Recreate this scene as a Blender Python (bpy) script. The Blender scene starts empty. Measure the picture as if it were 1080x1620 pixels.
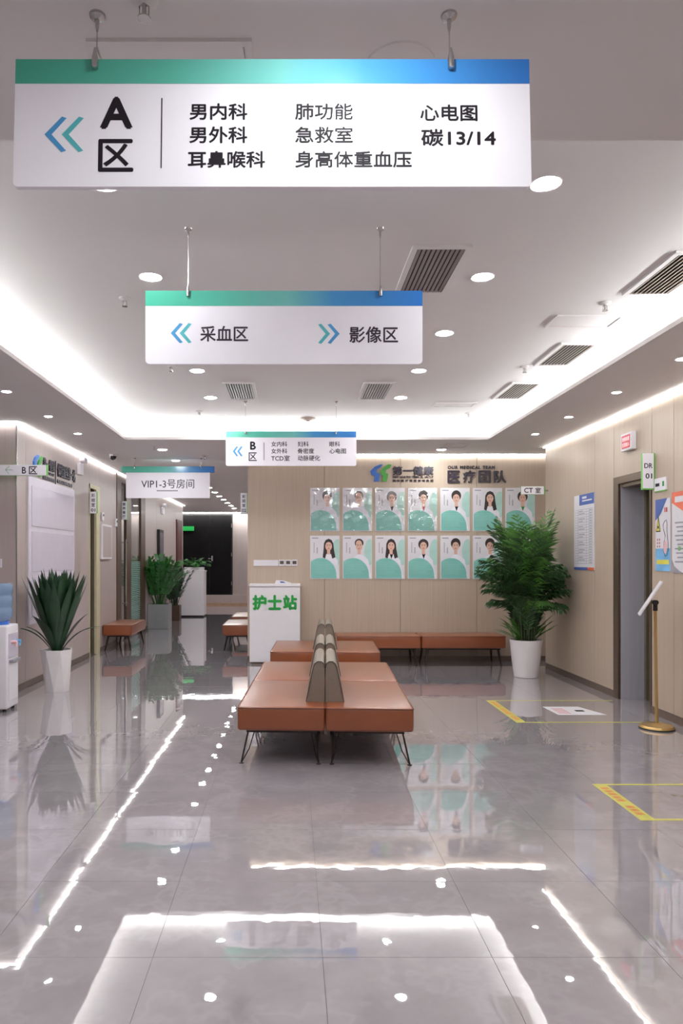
import bpy, bmesh, math, random
from mathutils import Vector, Matrix, Euler
random.seed(7)
C = bpy.context.scene.collection
PI = math.pi
# ------------------------------------------------------------------ camera, world, exposure
F, H, VX, VY = 1136.0, 1.408, 460.0, 885.0      # focal length in px of a 1080x1620 frame, eye height, vanishing point
cd = bpy.data.cameras.new('camera'); cam = bpy.data.objects.new('camera', cd); C.objects.link(cam)
cam.location = (0, 0, H); cam.rotation_euler = (PI/2, 0, 0)
cd.sensor_fit = 'AUTO'; cd.sensor_width = 36; cd.lens = F*36/1620
cd.shift_x = 80/1620; cd.shift_y = 75/1620; cd.clip_start = .05
bpy.context.scene.camera = cam
w = bpy.data.worlds.new('world'); bpy.context.scene.world = w; w.use_nodes = True
w.node_tree.nodes['Background'].inputs[0].default_value = (.9, .88, .92, 1)
w.node_tree.nodes['Background'].inputs[1].default_value = .05
vs = bpy.context.scene.view_settings
vs.view_transform = 'Standard'; vs.look = 'None'; vs.gamma = 1; vs.use_curve_mapping = False
vs.exposure = 0.1
COVE, STRIP, DOWN, SMALL = 112.0, 19.0, 290.0, 240.0
LEDC = (1.0, 1.055, 1.05)

# ------------------------------------------------------------------ helpers
def lin(c):
    c = c/255
    return c/12.92 if c <= .04045 else ((c+.055)/1.055)**2.4
def rgb(r, g, b): return (lin(r), lin(g), lin(b), 1)
def PX(px, py, Y): return Vector(((px-VX)/F*Y, Y, H+(VY-py)/F*Y))
def GX(px, Y): return (px-VX)/F*Y
def GZ(py, Y): return H+(VY-py)/F*Y

def mat(name, c, rough=.5, metal=0, var=0, scale=(8, 8, 8), spec=.5, bump=0, bscale=None, coat=0, emis=0, alpha=1, trans=0, coords='Object', ec=None, ior=None, croug=.05, detail=3):
    m = bpy.data.materials.new(name); m.use_nodes = True
    nt = m.node_tree; n = nt.nodes; l = nt.links
    b = n['Principled BSDF']
    b.inputs['Base Color'].default_value = c
    b.inputs['Roughness'].default_value = rough; b.inputs['Metallic'].default_value = metal
    b.inputs['Specular IOR Level'].default_value = spec
    b.inputs['Coat Weight'].default_value = coat; b.inputs['Coat Roughness'].default_value = croug
    b.inputs['Alpha'].default_value = alpha; b.inputs['Transmission Weight'].default_value = trans
    if ior: b.inputs['IOR'].default_value = ior
    if emis:
        b.inputs['Emission Color'].default_value = ec or c; b.inputs['Emission Strength'].default_value = emis
    if var or bump:
        tc = n.new('ShaderNodeTexCoord'); mp = n.new('ShaderNodeMapping'); mp.inputs['Scale'].default_value = scale
        l.new(tc.outputs[coords], mp.inputs[0])
        nz = n.new('ShaderNodeTexNoise'); nz.inputs['Scale'].default_value = 1; nz.inputs['Detail'].default_value = detail
        l.new(mp.outputs[0], nz.inputs[0])
        if var:
            r = n.new('ShaderNodeValToRGB')
            r.color_ramp.elements[0].position = .3; r.color_ramp.elements[1].position = .7
            r.color_ramp.elements[0].color = tuple(x*(1-var) for x in c[:3])+(1,)
            r.color_ramp.elements[1].color = tuple(min(1, x*(1+var)) for x in c[:3])+(1,)
            l.new(nz.outputs[0], r.inputs[0]); l.new(r.outputs[0], b.inputs['Base Color'])
        if bump:
            bp = n.new('ShaderNodeBump'); bp.inputs['Strength'].default_value = 1; bp.inputs['Distance'].default_value = bump
            src = nz
            if bscale:
                mp2 = n.new('ShaderNodeMapping'); mp2.inputs['Scale'].default_value = bscale
                l.new(tc.outputs[coords], mp2.inputs[0])
                src = n.new('ShaderNodeTexNoise'); src.inputs['Scale'].default_value = 1; src.inputs['Detail'].default_value = 1.5
                l.new(mp2.outputs[0], src.inputs[0])
            l.new(src.outputs[0], bp.inputs['Height']); l.new(bp.outputs[0], b.inputs['Normal'])
    return m

def tag(o, label=None, cat=None, group=None, kind=None):
    if label: o['label'] = label
    if cat: o['category'] = cat
    if group: o['group'] = group
    if kind: o['kind'] = kind
    return o
def thing(name, loc, label, cat, group=None, rz=0):
    o = bpy.data.objects.new(name, None); C.objects.link(o); o.location = loc; o.rotation_euler = (0, 0, rz)
    o.empty_display_size = .1
    return tag(o, label, cat, group)
def wloc(o):
    v = Vector((0, 0, 0))
    while o is not None:
        v += o.location; o = o.parent
    return v
def mk(name, bm, m, parent=None, smooth=False, kind=None, label=None, cat=None, group=None, world=True):
    """link the bmesh as one object; verts are in world coordinates unless world=False, and move into the parent's frame"""
    me = bpy.data.meshes.new(name)
    if world:
        if parent is not None:
            bmesh.ops.translate(bm, verts=bm.verts, vec=-wloc(parent))
        lo = Vector((min(v.co.x for v in bm.verts), min(v.co.y for v in bm.verts), min(v.co.z for v in bm.verts)))
        hi = Vector((max(v.co.x for v in bm.verts), max(v.co.y for v in bm.verts), max(v.co.z for v in bm.verts)))
        c = (lo+hi)/2; c.z = lo.z
        bmesh.ops.translate(bm, verts=bm.verts, vec=-c)
    bm.normal_update(); bm.to_mesh(me); bm.free()
    for x in (m if isinstance(m, (list, tuple)) else [m]): me.materials.append(x)
    if smooth:
        me.polygons.foreach_set('use_smooth', [True]*len(me.polygons))
        try: me.set_sharp_from_angle(angle=math.radians(40))
        except Exception: pass
    o = bpy.data.objects.new(name, me); C.objects.link(o)
    if world: o.location = c
    if parent is not None: o.parent = parent
    tag(o, label, cat, group, kind)
    return o
def copy_tree(o, parent=None):
    c = o.copy(); C.objects.link(c); c.parent = parent
    for ch in [x for x in bpy.data.objects if x.parent == o]: copy_tree(ch, c)
    return c
def B(): return bmesh.new()
def box(bm, x0, x1, y0, y1, z0, z1, bev=0, mi=0, seg=2):
    r = bmesh.ops.create_cube(bm, size=1)
    for v in r['verts']:
        v.co = Vector(((x0+x1)/2+v.co.x*(x1-x0), (y0+y1)/2+v.co.y*(y1-y0), (z0+z1)/2+v.co.z*(z1-z0)))
    fs = {f for v in r['verts'] for f in v.link_faces}
    for f in fs: f.material_index = mi
    if bev:
        es = {e for v in r['verts'] for e in v.link_edges}
        bmesh.ops.bevel(bm, geom=list(es), offset=bev, segments=seg, affect='EDGES', profile=.5)
    return r
def cyl(bm, c, r, h, r2=None, n=20, axis='Z', mi=0):
    """cylinder or cone with its base centre at c, going along +axis"""
    r2 = r if r2 is None else r2
    M = {'Z': Matrix.Identity(4), 'Y': Matrix.Rotation(-PI/2, 4, 'X'), 'X': Matrix.Rotation(PI/2, 4, 'Y')}[axis]
    a = bmesh.ops.create_cone(bm, cap_ends=True, segments=n, radius1=r, radius2=r2, depth=h, matrix=Matrix.Translation(Vector(c)) @ M @ Matrix.Translation((0, 0, h/2)))
    for v in a['verts']:
        for f in v.link_faces: f.material_index = mi
def lathe(bm, c, prof, n=24, mi=0):
    c = Vector(c); rings = []
    for r, z in prof:
        rings.append([bm.verts.new(c+Vector((r*math.cos(2*PI*i/n), r*math.sin(2*PI*i/n), z))) for i in range(n)])
    for a, b in zip(rings, rings[1:]):
        for i in range(n):
            f = bm.faces.new((a[i], a[(i+1) % n], b[(i+1) % n], b[i])); f.material_index = mi
    for rr, rev in ((rings[0], True), (rings[-1], False)):
        try:
            f = bm.faces.new(list(reversed(rr)) if rev else rr); f.material_index = mi
        except Exception: pass
def tube(bm, pts, r, n=8, r2=None, mi=0):
    pts = [Vector(p) for p in pts]; rings = []; r2 = r if r2 is None else r2
    for i, p in enumerate(pts):
        d = (pts[min(i+1, len(pts)-1)]-pts[max(i-1, 0)]).normalized()
        a = d.orthogonal().normalized() if abs(d.z) > .99 else d.cross(Vector((0, 0, 1))).normalized()
        b = d.cross(a); rr = r+(r2-r)*i/max(1, len(pts)-1)
        rings.append([bm.verts.new(p+a*rr*math.cos(2*PI*k/n)+b*rr*math.sin(2*PI*k/n)) for k in range(n)])
    for a, b in zip(rings, rings[1:]):
        for k in range(n):
            bm.faces.new((a[k], b[k], b[(k+1) % n], a[(k+1) % n])).material_index = mi
    bm.faces.new(rings[0]).material_index = mi; bm.faces.new(list(reversed(rings[-1]))).material_index = mi
def poly(bm, pts, mi=0):
    f = bm.faces.new([bm.verts.new(Vector(p)) for p in pts]); f.material_index = mi; return f
def prism(bm, pts, d, mi=0):
    """closed outline pts extruded by the vector d"""
    d = Vector(d); a = [bm.verts.new(Vector(p)) for p in pts]; b = [bm.verts.new(Vector(p)+d) for p in pts]
    n = len(a); fs = [bm.faces.new(a), bm.faces.new(list(reversed(b)))]
    for i in range(n): fs.append(bm.faces.new((a[i], b[i], b[(i+1) % n], a[(i+1) % n])))
    for f in fs: f.material_index = mi
    bmesh.ops.recalc_face_normals(bm, faces=fs)
_dg = None
def text_bm(s, bold=0.0, extrude=0.0, spacing=1.0):
    cu = bpy.data.curves.new('t', 'FONT'); cu.body = s; cu.size = 1; cu.offset = bold; cu.extrude = extrude
    cu.offset = 0; cu.resolution_u = 3; cu.space_character = spacing
    o = bpy.data.objects.new('t', cu); C.objects.link(o)
    dg = bpy.context.evaluated_depsgraph_get(); dg.update()
    me = bpy.data.meshes.new_from_object(o.evaluated_get(dg))
    bpy.data.objects.remove(o); bpy.data.curves.remove(cu)
    bm = bmesh.new(); bm.from_mesh(me); bpy.data.meshes.remove(me)
    return bm
def fit(s, org, u, v, u0, v0, u1, v1, m, parent, bold=0.012, depth=.0006, name='lettering', keep=False, spacing=1.0):
    """lettering whose bounding box fills (u0..u1, v0..v1) of the plane through org spanned by u (right) and v (up), standing proud by depth"""
    bm = text_bm(s, 0, .5, spacing)
    if not bm.verts: return None
    org, u, v = Vector(org), Vector(u), Vector(v); nrm = u.cross(v)
    xs = [p.co.x for p in bm.verts]; ys = [p.co.y for p in bm.verts]
    a0, a1, b0, b1 = min(xs), max(xs), min(ys), max(ys)
    for p in bm.verts:
        p.co = org+u*(u0+(p.co.x-a0)/(a1-a0)*(u1-u0))+v*(v0+(p.co.y-b0)/(b1-b0)*(v1-v0))+nrm*(depth if p.co.z > 0 else 0)
    if bold and bm.verts:      # a heavier stroke: copies of the strokes shifted by a hair
        base = bm.verts[:]; g = bold*1.6*(u1-u0)/(a1-a0); geom = bm.verts[:]+bm.edges[:]+bm.faces[:]
        offs = ((g, 0), (-g, 0), (0, g), (0, -g))
        for q, (a, b) in enumerate(offs):
            d = bmesh.ops.duplicate(bm, geom=geom)
            bmesh.ops.translate(bm, verts=[x for x in d['geom'] if isinstance(x, bmesh.types.BMVert)], vec=u*a+v*b+nrm*(q+1)*.00005)
    return mk(name, bm, m, parent)
def fitp(s, x0, y0, x1, y1, Y, m, parent, **k):
    """the same for a plane facing the camera at distance Y, the rectangle given as measured: left, top, right, bottom"""
    return fit(s, (0, Y, 0), (1, 0, 0), (0, 0, 1), GX(x0, Y), GZ(y1, Y), GX(x1, Y), GZ(y0, Y), m, parent, **k)

# ------------------------------------------------------------------ materials
M = {}
M['ceil'] = mat('ceiling_paint', rgb(224, 219, 219), .75, var=.015, scale=(1.5, 1.5, 1.5))
M['soffit'] = mat('soffit_paint', rgb(224, 218, 217), .7, var=.015, scale=(1.5, 1.5, 1.5))
M['beige'] = mat('beige_laminate', rgb(186, 167, 150), .38, var=.05, scale=(55, 55, 1.2), coords='Object')
M['pink'] = mat('rosy_grey_laminate', rgb(178, 162, 158), .4, var=.04, scale=(55, 55, 1.2))
M['joint'] = mat('joint_dark', rgb(110, 92, 80), .6, var=.05)
M['plain'] = mat('plain_wall_paint', rgb(196, 184, 186), .6, var=.03)
M['skirt'] = mat('bronze_skirting', rgb(120, 104, 94), .35, .4, var=.06)
M['bronze'] = mat('bronze_metal', rgb(112, 96, 82), .35, .6, var=.08, scale=(3, 3, 40))
M['brown'] = mat('brown_door_frame', rgb(88, 66, 54), .4, .2, var=.1)
M['greymetal'] = mat('grey_sheet_metal', rgb(186, 182, 190), .45, .0, var=.04, scale=(30, 30, 2))
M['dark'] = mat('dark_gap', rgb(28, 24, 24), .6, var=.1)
M['black'] = mat('black_door', rgb(16, 13, 13), .6, spec=.15, var=.3, scale=(3, 3, 3))
M['steel'] = mat('brushed_steel', rgb(190, 186, 184), .25, .95, var=.05)
M['brass'] = mat('brass', rgb(204, 170, 112), .3, .75, var=.06)
M['white'] = mat('white_plastic', rgb(228, 222, 228), .35, var=.015)
M['acrylic'] = mat('white_acrylic', rgb(244, 238, 246), .3, var=.01, coat=.12, croug=.05)
M['cabinet'] = mat('white_lacquer', rgb(232, 226, 230), .3, var=.015)
M['ink'] = mat('black_ink', rgb(36, 30, 36), .6, var=.1, spec=.15)
M['ink2'] = mat('dark_letter', rgb(48, 36, 52), .35, var=.1)
M['green'] = mat('green_letter', rgb(30, 150, 60), .5, var=.08)
M['limegreen'] = mat('lime_edge', rgb(120, 190, 90), .4, var=.05)
M['tan'] = mat('tan_casing', rgb(202, 190, 158), .45, var=.05)
M['olive'] = mat('olive_leaf_panel', rgb(110, 100, 84), .45, var=.08)
M['leather'] = mat('orange_leather', rgb(138, 72, 38), .34, coat=.6, croug=.3, var=.07, scale=(4, 4, 4), bump=.0006, bscale=(220, 220, 220), spec=.5)
M['piping'] = mat('leather_piping', rgb(112, 56, 38), .45, var=.1)
M['taupe'] = mat('taupe_fabric', rgb(132, 118, 106), .6, var=.06, scale=(90, 90, 90), bump=.0004, bscale=(400, 400, 400))
M['taupe2'] = mat('dark_taupe_piping', rgb(84, 74, 68), .6, var=.06)
M['leg'] = mat('dark_metal_leg', rgb(60, 52, 50), .35, .7, var=.1)
M['pot'] = mat('white_ceramic', rgb(228, 220, 222), .28, var=.02)
M['potgrey'] = mat('grey_ceramic', rgb(150, 152, 154), .4, var=.04)
M['soil'] = mat('soil', rgb(52, 40, 32), .9, var=.4, scale=(40, 40, 40), bump=.01)
M['palm'] = mat('palm_green', rgb(44, 78, 38), .42, var=.35, scale=(6, 6, 6))
M['palm2'] = mat('palm_green_bright', rgb(76, 124, 50), .42, var=.3, scale=(6, 6, 6))
M['stem'] = mat('palm_cane', rgb(62, 76, 42), .5, var=.3, scale=(3, 3, 30))
M['agave'] = mat('deep_green_leaf', rgb(34, 64, 38), .36, var=.35, scale=(5, 5, 5))
M['zz'] = mat('glossy_green_leaf', rgb(46, 104, 44), .35, var=.4, scale=(9, 9, 9))
M['pothos'] = mat('pothos_leaf', rgb(66, 128, 62), .4, var=.35, scale=(9, 9, 9))
M['paper'] = mat('paper', rgb(225, 220, 226), .35, var=.02)
M['tealp'] = mat('print_teal', rgb(128, 194, 184), .4, var=.12, scale=(3, 3, 3))
M['tealpale'] = mat('print_pale_teal', rgb(178, 214, 206), .4, var=.06)
M['coat'] = mat('print_white_coat', rgb(236, 232, 242), .4, var=.03, scale=(12, 12, 12))
M['skin'] = mat('print_skin', rgb(222, 178, 160), .4, var=.05, scale=(20, 20, 20))
M['hair'] = mat('print_dark_hair', rgb(48, 34, 36), .4, var=.2, scale=(30, 30, 30))
M['pgrey'] = mat('print_grey_line', rgb(150, 146, 156), .5, var=.1)
M['shirtred'] = mat('print_red', rgb(196, 72, 76), .5, var=.1)
M['bluep'] = mat('print_blue', rgb(70, 96, 168), .4, var=.1)
M['lightblue'] = mat('print_light_blue', rgb(120, 178, 224), .4, var=.25, scale=(6, 6, 6))
M['yellow'] = mat('print_yellow', rgb(222, 208, 84), .4, var=.08)
M['tape'] = mat('yellow_tape', rgb(196, 188, 92), .35, var=.1, scale=(20, 20, 20))
M['orangep'] = mat('print_orange', rgb(226, 112, 84), .4, var=.08)
M['pinkp'] = mat('print_pink', rgb(236, 186, 190), .4, var=.08)
M['lav'] = mat('lavender_board', rgb(216, 206, 222), .12, var=.02, coat=.5, bump=.0004, scale=(6, 6, 2))
M['lav2'] = mat('pale_band', rgb(222, 213, 226), .15, var=.02)
M['logob'] = mat('logo_blue', rgb(58, 112, 196), .4, var=.15)
M['logog'] = mat('logo_green', rgb(78, 160, 70), .4, var=.15)
M['chevb'] = mat('chevron_blue', rgb(72, 150, 206), .4, var=.08)
M['chevt'] = mat('chevron_teal', rgb(84, 182, 190), .4, var=.08)
M['ventdark'] = mat('vent_dark', rgb(58, 50, 50), .7, var=.1)
M['slat'] = mat('vent_slat', rgb(150, 138, 136), .5, var=.05)
M['slatb'] = mat('vent_slat_beige', rgb(176, 160, 146), .5, var=.05)
M['blue_water'] = mat('blue_bottle', rgb(170, 198, 232), .08, var=.03, trans=.6, ior=1.33)
M['bluecap'] = mat('blue_cap', rgb(60, 110, 200), .35, var=.05)
M['glass'] = mat('door_glass', (.86, .93, .9, 1), .02, trans=1, ior=1.45, var=.01)
M['film'] = mat('teal_frosted_film', rgb(150, 190, 180), .35, var=.06, alpha=.75)
M['sleeve'] = mat('clear_sleeve', (1, 1, 1, 1), .05, alpha=.13, bump=.012, bscale=(9, 9, 7), coords='Object', spec=1)
M['lamp'] = mat('downlight_lens', (1, 1, 1, 1), .5, emis=DOWN, ec=LEDC+(1,))
M['lamps'] = mat('small_downlight_lens', (1, 1, 1, 1), .5, emis=SMALL, ec=LEDC+(1,))
M['cove'] = mat('cove_led', (1, 1, 1, 1), .5, emis=COVE, ec=LEDC+(1,))
M['strip'] = mat('wall_led_strip', (1, 1, 1, 1), .5, emis=STRIP, ec=LEDC+(1,))
M['redlit'] = mat('red_lit_panel', rgb(150, 40, 56), .4, emis=.3, ec=rgb(230, 40, 60))
M['redtxt'] = mat('lit_text', (1, .6, .6, 1), .4, emis=.7, ec=(1, .5, .5, 1))
M['exitg'] = mat('exit_green_lit', rgb(30, 150, 70), .4, emis=.15, ec=rgb(30, 190, 80))
_m = M['sleeve']; _nt = _m.node_tree; _b = _nt.nodes['Principled BSDF']
_t = _nt.nodes.new('ShaderNodeBsdfTransparent'); _g = _nt.nodes.new('ShaderNodeBsdfGlossy'); _g.inputs['Roughness'].default_value = .06
_x = _nt.nodes.new('ShaderNodeMixShader'); _x.inputs[0].default_value = .2
_nt.links.new(_b.inputs['Normal'].links[0].from_socket, _g.inputs['Normal'])
_nt.links.new(_t.outputs[0], _x.inputs[1]); _nt.links.new(_g.outputs[0], _x.inputs[2]); _nt.links.new(_x.outputs[0], _nt.nodes['Material Output'].inputs[0])
def ramp_mat(name, stops, axis=0):
    m = mat(name, (1, 1, 1, 1), .2); nt = m.node_tree; n = nt.nodes; l = nt.links
    tc = n.new('ShaderNodeTexCoord'); sp = n.new('ShaderNodeSeparateXYZ'); r = n.new('ShaderNodeValToRGB')
    l.new(tc.outputs['Generated'], sp.inputs[0]); l.new(sp.outputs[axis], r.inputs[0]); l.new(r.outputs[0], n['Principled BSDF'].inputs['Base Color'])
    e = r.color_ramp.elements
    while len(e) < len(stops): e.new(.5)
    for k, (p, c) in enumerate(stops): e[k].position = p; e[k].color = c
    return m
M['band'] = ramp_mat('green_to_blue_band', [(0, rgb(68, 172, 146)), (.3, rgb(92, 184, 164)), (.52, rgb(120, 194, 190)), (.68, rgb(74, 150, 208)), (1, rgb(46, 116, 196))])

def floor_mat(name, joints):
    m = bpy.data.materials.new(name); m.use_nodes = True; nt = m.node_tree; n = nt.nodes; l = nt.links
    b = n['Principled BSDF']; geo = n.new('ShaderNodeNewGeometry')
    b.inputs['Roughness'].default_value = .012; b.inputs['IOR'].default_value = 1.55
    b.inputs['Coat Weight'].default_value = 1; b.inputs['Coat Roughness'].default_value = .008
    def noise(s, det=4, rough=.55):
        z = n.new('ShaderNodeTexNoise'); z.inputs['Scale'].default_value = s; z.inputs['Detail'].default_value = det
        z.inputs['Roughness'].default_value = rough; l.new(geo.outputs['Position'], z.inputs[0]); return z
    z = noise(3.5, 7, .62); r = n.new('ShaderNodeValToRGB')
    r.color_ramp.elements[0].position = .32; r.color_ramp.elements[0].color = rgb(*FC[0])
    r.color_ramp.elements[1].position = .68; r.color_ramp.elements[1].color = rgb(*FC[1])
    l.new(z.outputs[0], r.inputs[0])
    vz = noise(.9, 5, .7); vr = n.new('ShaderNodeValToRGB')
    e = vr.color_ramp.elements; e[0].position = .47; e[0].color = (0, 0, 0, 1); e[1].position = .53; e[1].color = (0, 0, 0, 1)
    k = e.new(.5); k.color = (1, 1, 1, 1); l.new(vz.outputs[0], vr.inputs[0])
    mx = n.new('ShaderNodeMixRGB'); mx.inputs[2].default_value = rgb(*FC[2])
    ml = n.new('ShaderNodeMath'); ml.operation = 'MULTIPLY'; ml.inputs[1].default_value = .35
    l.new(vr.outputs[0], ml.inputs[0]); l.new(ml.outputs[0], mx.inputs[0]); l.new(r.outputs[0], mx.inputs[1])
    l.new(mx.outputs[0], b.inputs['Base Color'])
    bz = noise(13, 1.0, .4); bp = n.new('ShaderNodeBump'); bp.inputs['Strength'].default_value = 1; bp.inputs['Distance'].default_value = .00018
    l.new(bz.outputs[0], bp.inputs['Height']); l.new(bp.outputs[0], b.inputs['Normal']); l.new(bp.outputs[0], b.inputs['Coat Normal'])
    return m
FC = [(153, 144, 149), (166, 157, 162), (178, 170, 175)]
M['tile'] = floor_mat('polished_marble_tile', False)
M['grout'] = mat('grout', rgb(96, 88, 90), .6, var=.1)

# ------------------------------------------------------------------ setting: floor
ZS, ZU, WL, WR, YB = 2.86, 3.06, -2.9, 3.3, 9.95
bm = B(); box(bm, -7.6, 6.2, -3.1, 10.94-.6*0, -.06, -.004)
floor = mk('floor', bm, M['grout'], kind='structure', label='polished grey marble tile floor with thin joints')
tm = None
def tile_mesh():
    bm = B(); s, e, d = .2992, .022, .00009
    def ring(h, z): return [bm.verts.new((a*h, b_*h, z)) for a, b_ in ((-1, -1), (1, -1), (1, 1), (-1, 1))]
    i, o, u = ring(s-e, 0), ring(s, -d), ring(s, -.008)
    bm.faces.new(i)
    for A, Bq in ((i, o), (o, u)):
        for k in range(4): bm.faces.new((A[k], Bq[k], Bq[(k+1) % 4], A[(k+1) % 4]))
    bm.normal_update(); me = bpy.data.meshes.new('tile'); bm.to_mesh(me); bm.free()
    for p in me.polygons[:5]: p.use_smooth = True
    for ed in me.edges:
        if all(abs(me.vertices[k].co.x) > s-1e-4 or abs(me.vertices[k].co.y) > s-1e-4 for k in ed.vertices): ed.use_edge_sharp = True
    me.materials.append(M['tile']); return me
tm = tile_mesh()
fl = floor.location.copy()
X0, Y0 = .112, 2.54
for j in range(-1, 14):
    for i in range(-8, 6):
        cx, cy = X0+.6*i+.3, Y0+.6*j+.3
        if cx > 3.6 or (cx < -3.1 and cy > 7.7): continue
        if cx < -4.3: continue
        t = bpy.data.objects.new('tile', tm); C.objects.link(t); t.parent = floor
        t.location = Vector((cx, cy, random.uniform(0, .0003)))-fl
        t.rotation_euler = (random.uniform(-1, 1)*.0007, random.uniform(-1, 1)*.0007, 0)
YF = Y0+.6*14
# beyond the range where single tiles show the marble goes on as slabs
def slab(x0, x1, y0, y1):
    bm = B(); box(bm, x0, x1, y0, y1, -.02, 0); return mk('floor_slab', bm, M['tile'], floor)
slab(-7.6, 6.2, -3.1, Y0-.6); slab(X0+.6*6, 6.2, Y0-.6, YF); slab(-7.6, X0-.6*7, Y0-.6, YF)
bm = B(); box(bm, -7.6, 6.2, 10.95, 23, -.06, 0); mk('floor_slab', bm, M['tile'], floor)

# ------------------------------------------------------------------ setting: ceiling
bm = B()
OX0, OX1, OY0, OY1 = -2.0, 2.38, 2.49, 8.68
SL = .02
box(bm, -7.6, 6.2, -3.1, OY0, ZS, ZS+SL); box(bm, -7.6, OX0-.03, OY0, OY1+.03, ZS, ZS+SL); box(bm, OX1+.03, 6.2, OY0, OY1+.03, ZS, ZS+SL)
box(bm, -7.6, 6.2, OY1+.03, 23, ZS, ZS+SL)
ceiling = mk('ceiling', bm, M['soffit'], kind='structure', label='lower grey white ceiling running round the raised tray')
bm = B()
box(bm, OX0-.5, OX1+.5, OY0-.02, OY1+.5, ZU, ZU+.04)
box(bm, OX0-.5, OX0-.47, OY0, OY1+.5, ZS+SL, ZU); box(bm, OX1+.47, OX1+.5, OY0, OY1+.5, ZS+SL, ZU)
box(bm, OX0-.5, OX1+.5, OY1+.47, OY1+.5, ZS+SL, ZU); box(bm, OX0-.5, OX1+.5, OY0-.03, OY0, ZS+SL, ZU)
mk('ceiling', bm, M['ceil'], kind='structure', label='raised tray ceiling glowing white along its edges')
# lip trims and cove LED strips (a strip lies in the trough behind each lip)
for k, (x0, x1, y0, y1) in enumerate([(OX0-.03, OX0, OY0, OY1+.03), (OX1, OX1+.03, OY0, OY1+.03), (OX0, OX1, OY1, OY1+.03)]):
    bm = B(); box(bm, x0, x1, y0, y1, ZS-.004, ZS+.03)
    mk('trim_%d' % (k+1), bm, M['soffit'], kind='structure', label=['left', 'right', 'far'][k]+' lip of the raised ceiling tray')
for k, (x0, x1, y0, y1) in enumerate([(OX0-.29, OX0-.25, OY0+.1, OY1), (OX1+.25, OX1+.29, OY0+.1, OY1), (OX0-.1, OX1+.1, OY1+.22, OY1+.26)]):
    bm = B(); box(bm, x0, x1, y0, y1, ZS+SL+.002, ZS+SL+.014)
    mk('cove_light_strip', bm, M['cove'], label=['left', 'right', 'far'][k]+' cove light strip hidden in the ceiling tray trough', cat='light strip', group='cove light strips')

# ------------------------------------------------------------------ setting: walls
def wall(name, segs, core_mat, label):
    bm = B()
    for s in segs: box(bm, *s)
    return mk(name, bm, core_mat, kind='structure', label=label)
def panels(parent, m, axis, face, cuts, z0, z1, sgn, g=.0025, th=.012):
    """axis 'X': the wall lies in a plane of constant Y (cuts in X); axis 'Y': constant X (cuts in Y). sgn: the way the face looks"""
    for a, b in zip(cuts, cuts[1:]):
        bm = B(); t = sorted((face, face-sgn*th))
        if axis == 'X': box(bm, a+g, b-g, t[0], t[1], z0, z1, bev=.0015, seg=1)
        else: box(bm, t[0], t[1], a+g, b-g, z0, z1, bev=.0015, seg=1)
        mk('panel', bm, m, parent)
wb = wall('wall_back', [(-.6, 6.1, YB+.012, YB+.16, 0, ZS+.04)], M['joint'], 'beige panelled back wall carrying the staff posters')
xb = [GX(p, YB) for p in (392.5, 513, 633, 754, 875, 996)]+[6.1]
panels(wb, M['beige'], 'X', YB, xb, .07, ZS, -1)
bm = B(); box(bm, -.6, -.58, YB, YB+.16, 0, ZS); mk('corner_strip', bm, M['beige'], wb)
bm = B(); box(bm, -.6, 6.1, YB-.006, YB+.012, 0, .07); mk('baseboard_back', bm, M['skirt'], kind='structure', label='bronze skirting along the back wall')
# corridor right wall, end wall, nook
wall('wall_corridor', [(-.6, -.45, YB+.16, 22.5, 0, ZS)], M['pink'], 'right wall of the far corridor')
we = wall('wall_end', [(-6, -.4, 22.5, 22.6, 0, ZS)], M['pink'], 'end wall of the far corridor')
bm = B(); box(bm, -6, -.6, 22.3, 22.5, 0, .3); mk('trim_5', bm, M['pink'], kind='structure', label='low plinth under the black door at the corridor end')
bm = B(); box(bm, -6, -.6, 22.2, 22.3, 0, .05); mk('baseboard_end', bm, mat('wood_strip', rgb(176, 140, 112), .4, var=.1), kind='structure', label='brown wooden strip at the foot of the corridor end wall')
# right wall with the opening of the DR room
DY0, DY1, DZ = 6.57, 7.34, 2.24
wr = wall('wall_right', [(WR+.012, WR+.36, DY1, 9.3, 0, ZS+.04), (WR+.012, WR+.36, DY0, DY1, DZ, ZS+.04), (WR+.012, WR+.36, -3.1, DY0, 0, ZS+.04)], M['joint'], 'beige panelled right wall with a doorway')
panels(wr, M['beige'], 'Y', WR, [-3.1, -1.1, .2, 1.4, 2.6, 3.8, 5.0, 6.19], .07, ZS, -1)
panels(wr, M['beige'], 'Y', WR, [6.19, DY0-.0025], .07, ZS, -1)
panels(wr, M['beige'], 'Y', WR, [DY1, 7.8, 9.3], .07, ZS, -1)
panels(wr, M['beige'], 'Y', WR, [DY0, DY1], DZ, ZS, -1)
bm = B(); box(bm, WR, WR+.36, 9.3, 9.312, 0, ZS); mk('end_panel', bm, M['beige'], wr)
for a, b in ((DY1, 9.3), (-3.1, DY0)):
    bm = B(); box(bm, WR-.006, WR+.012, a, b, 0, .07); mk('baseboard_right', bm, M['skirt'], kind='structure', label='bronze skirting on the right wall '+('beyond' if a > 5 else 'before')+' the doorway')
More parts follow.
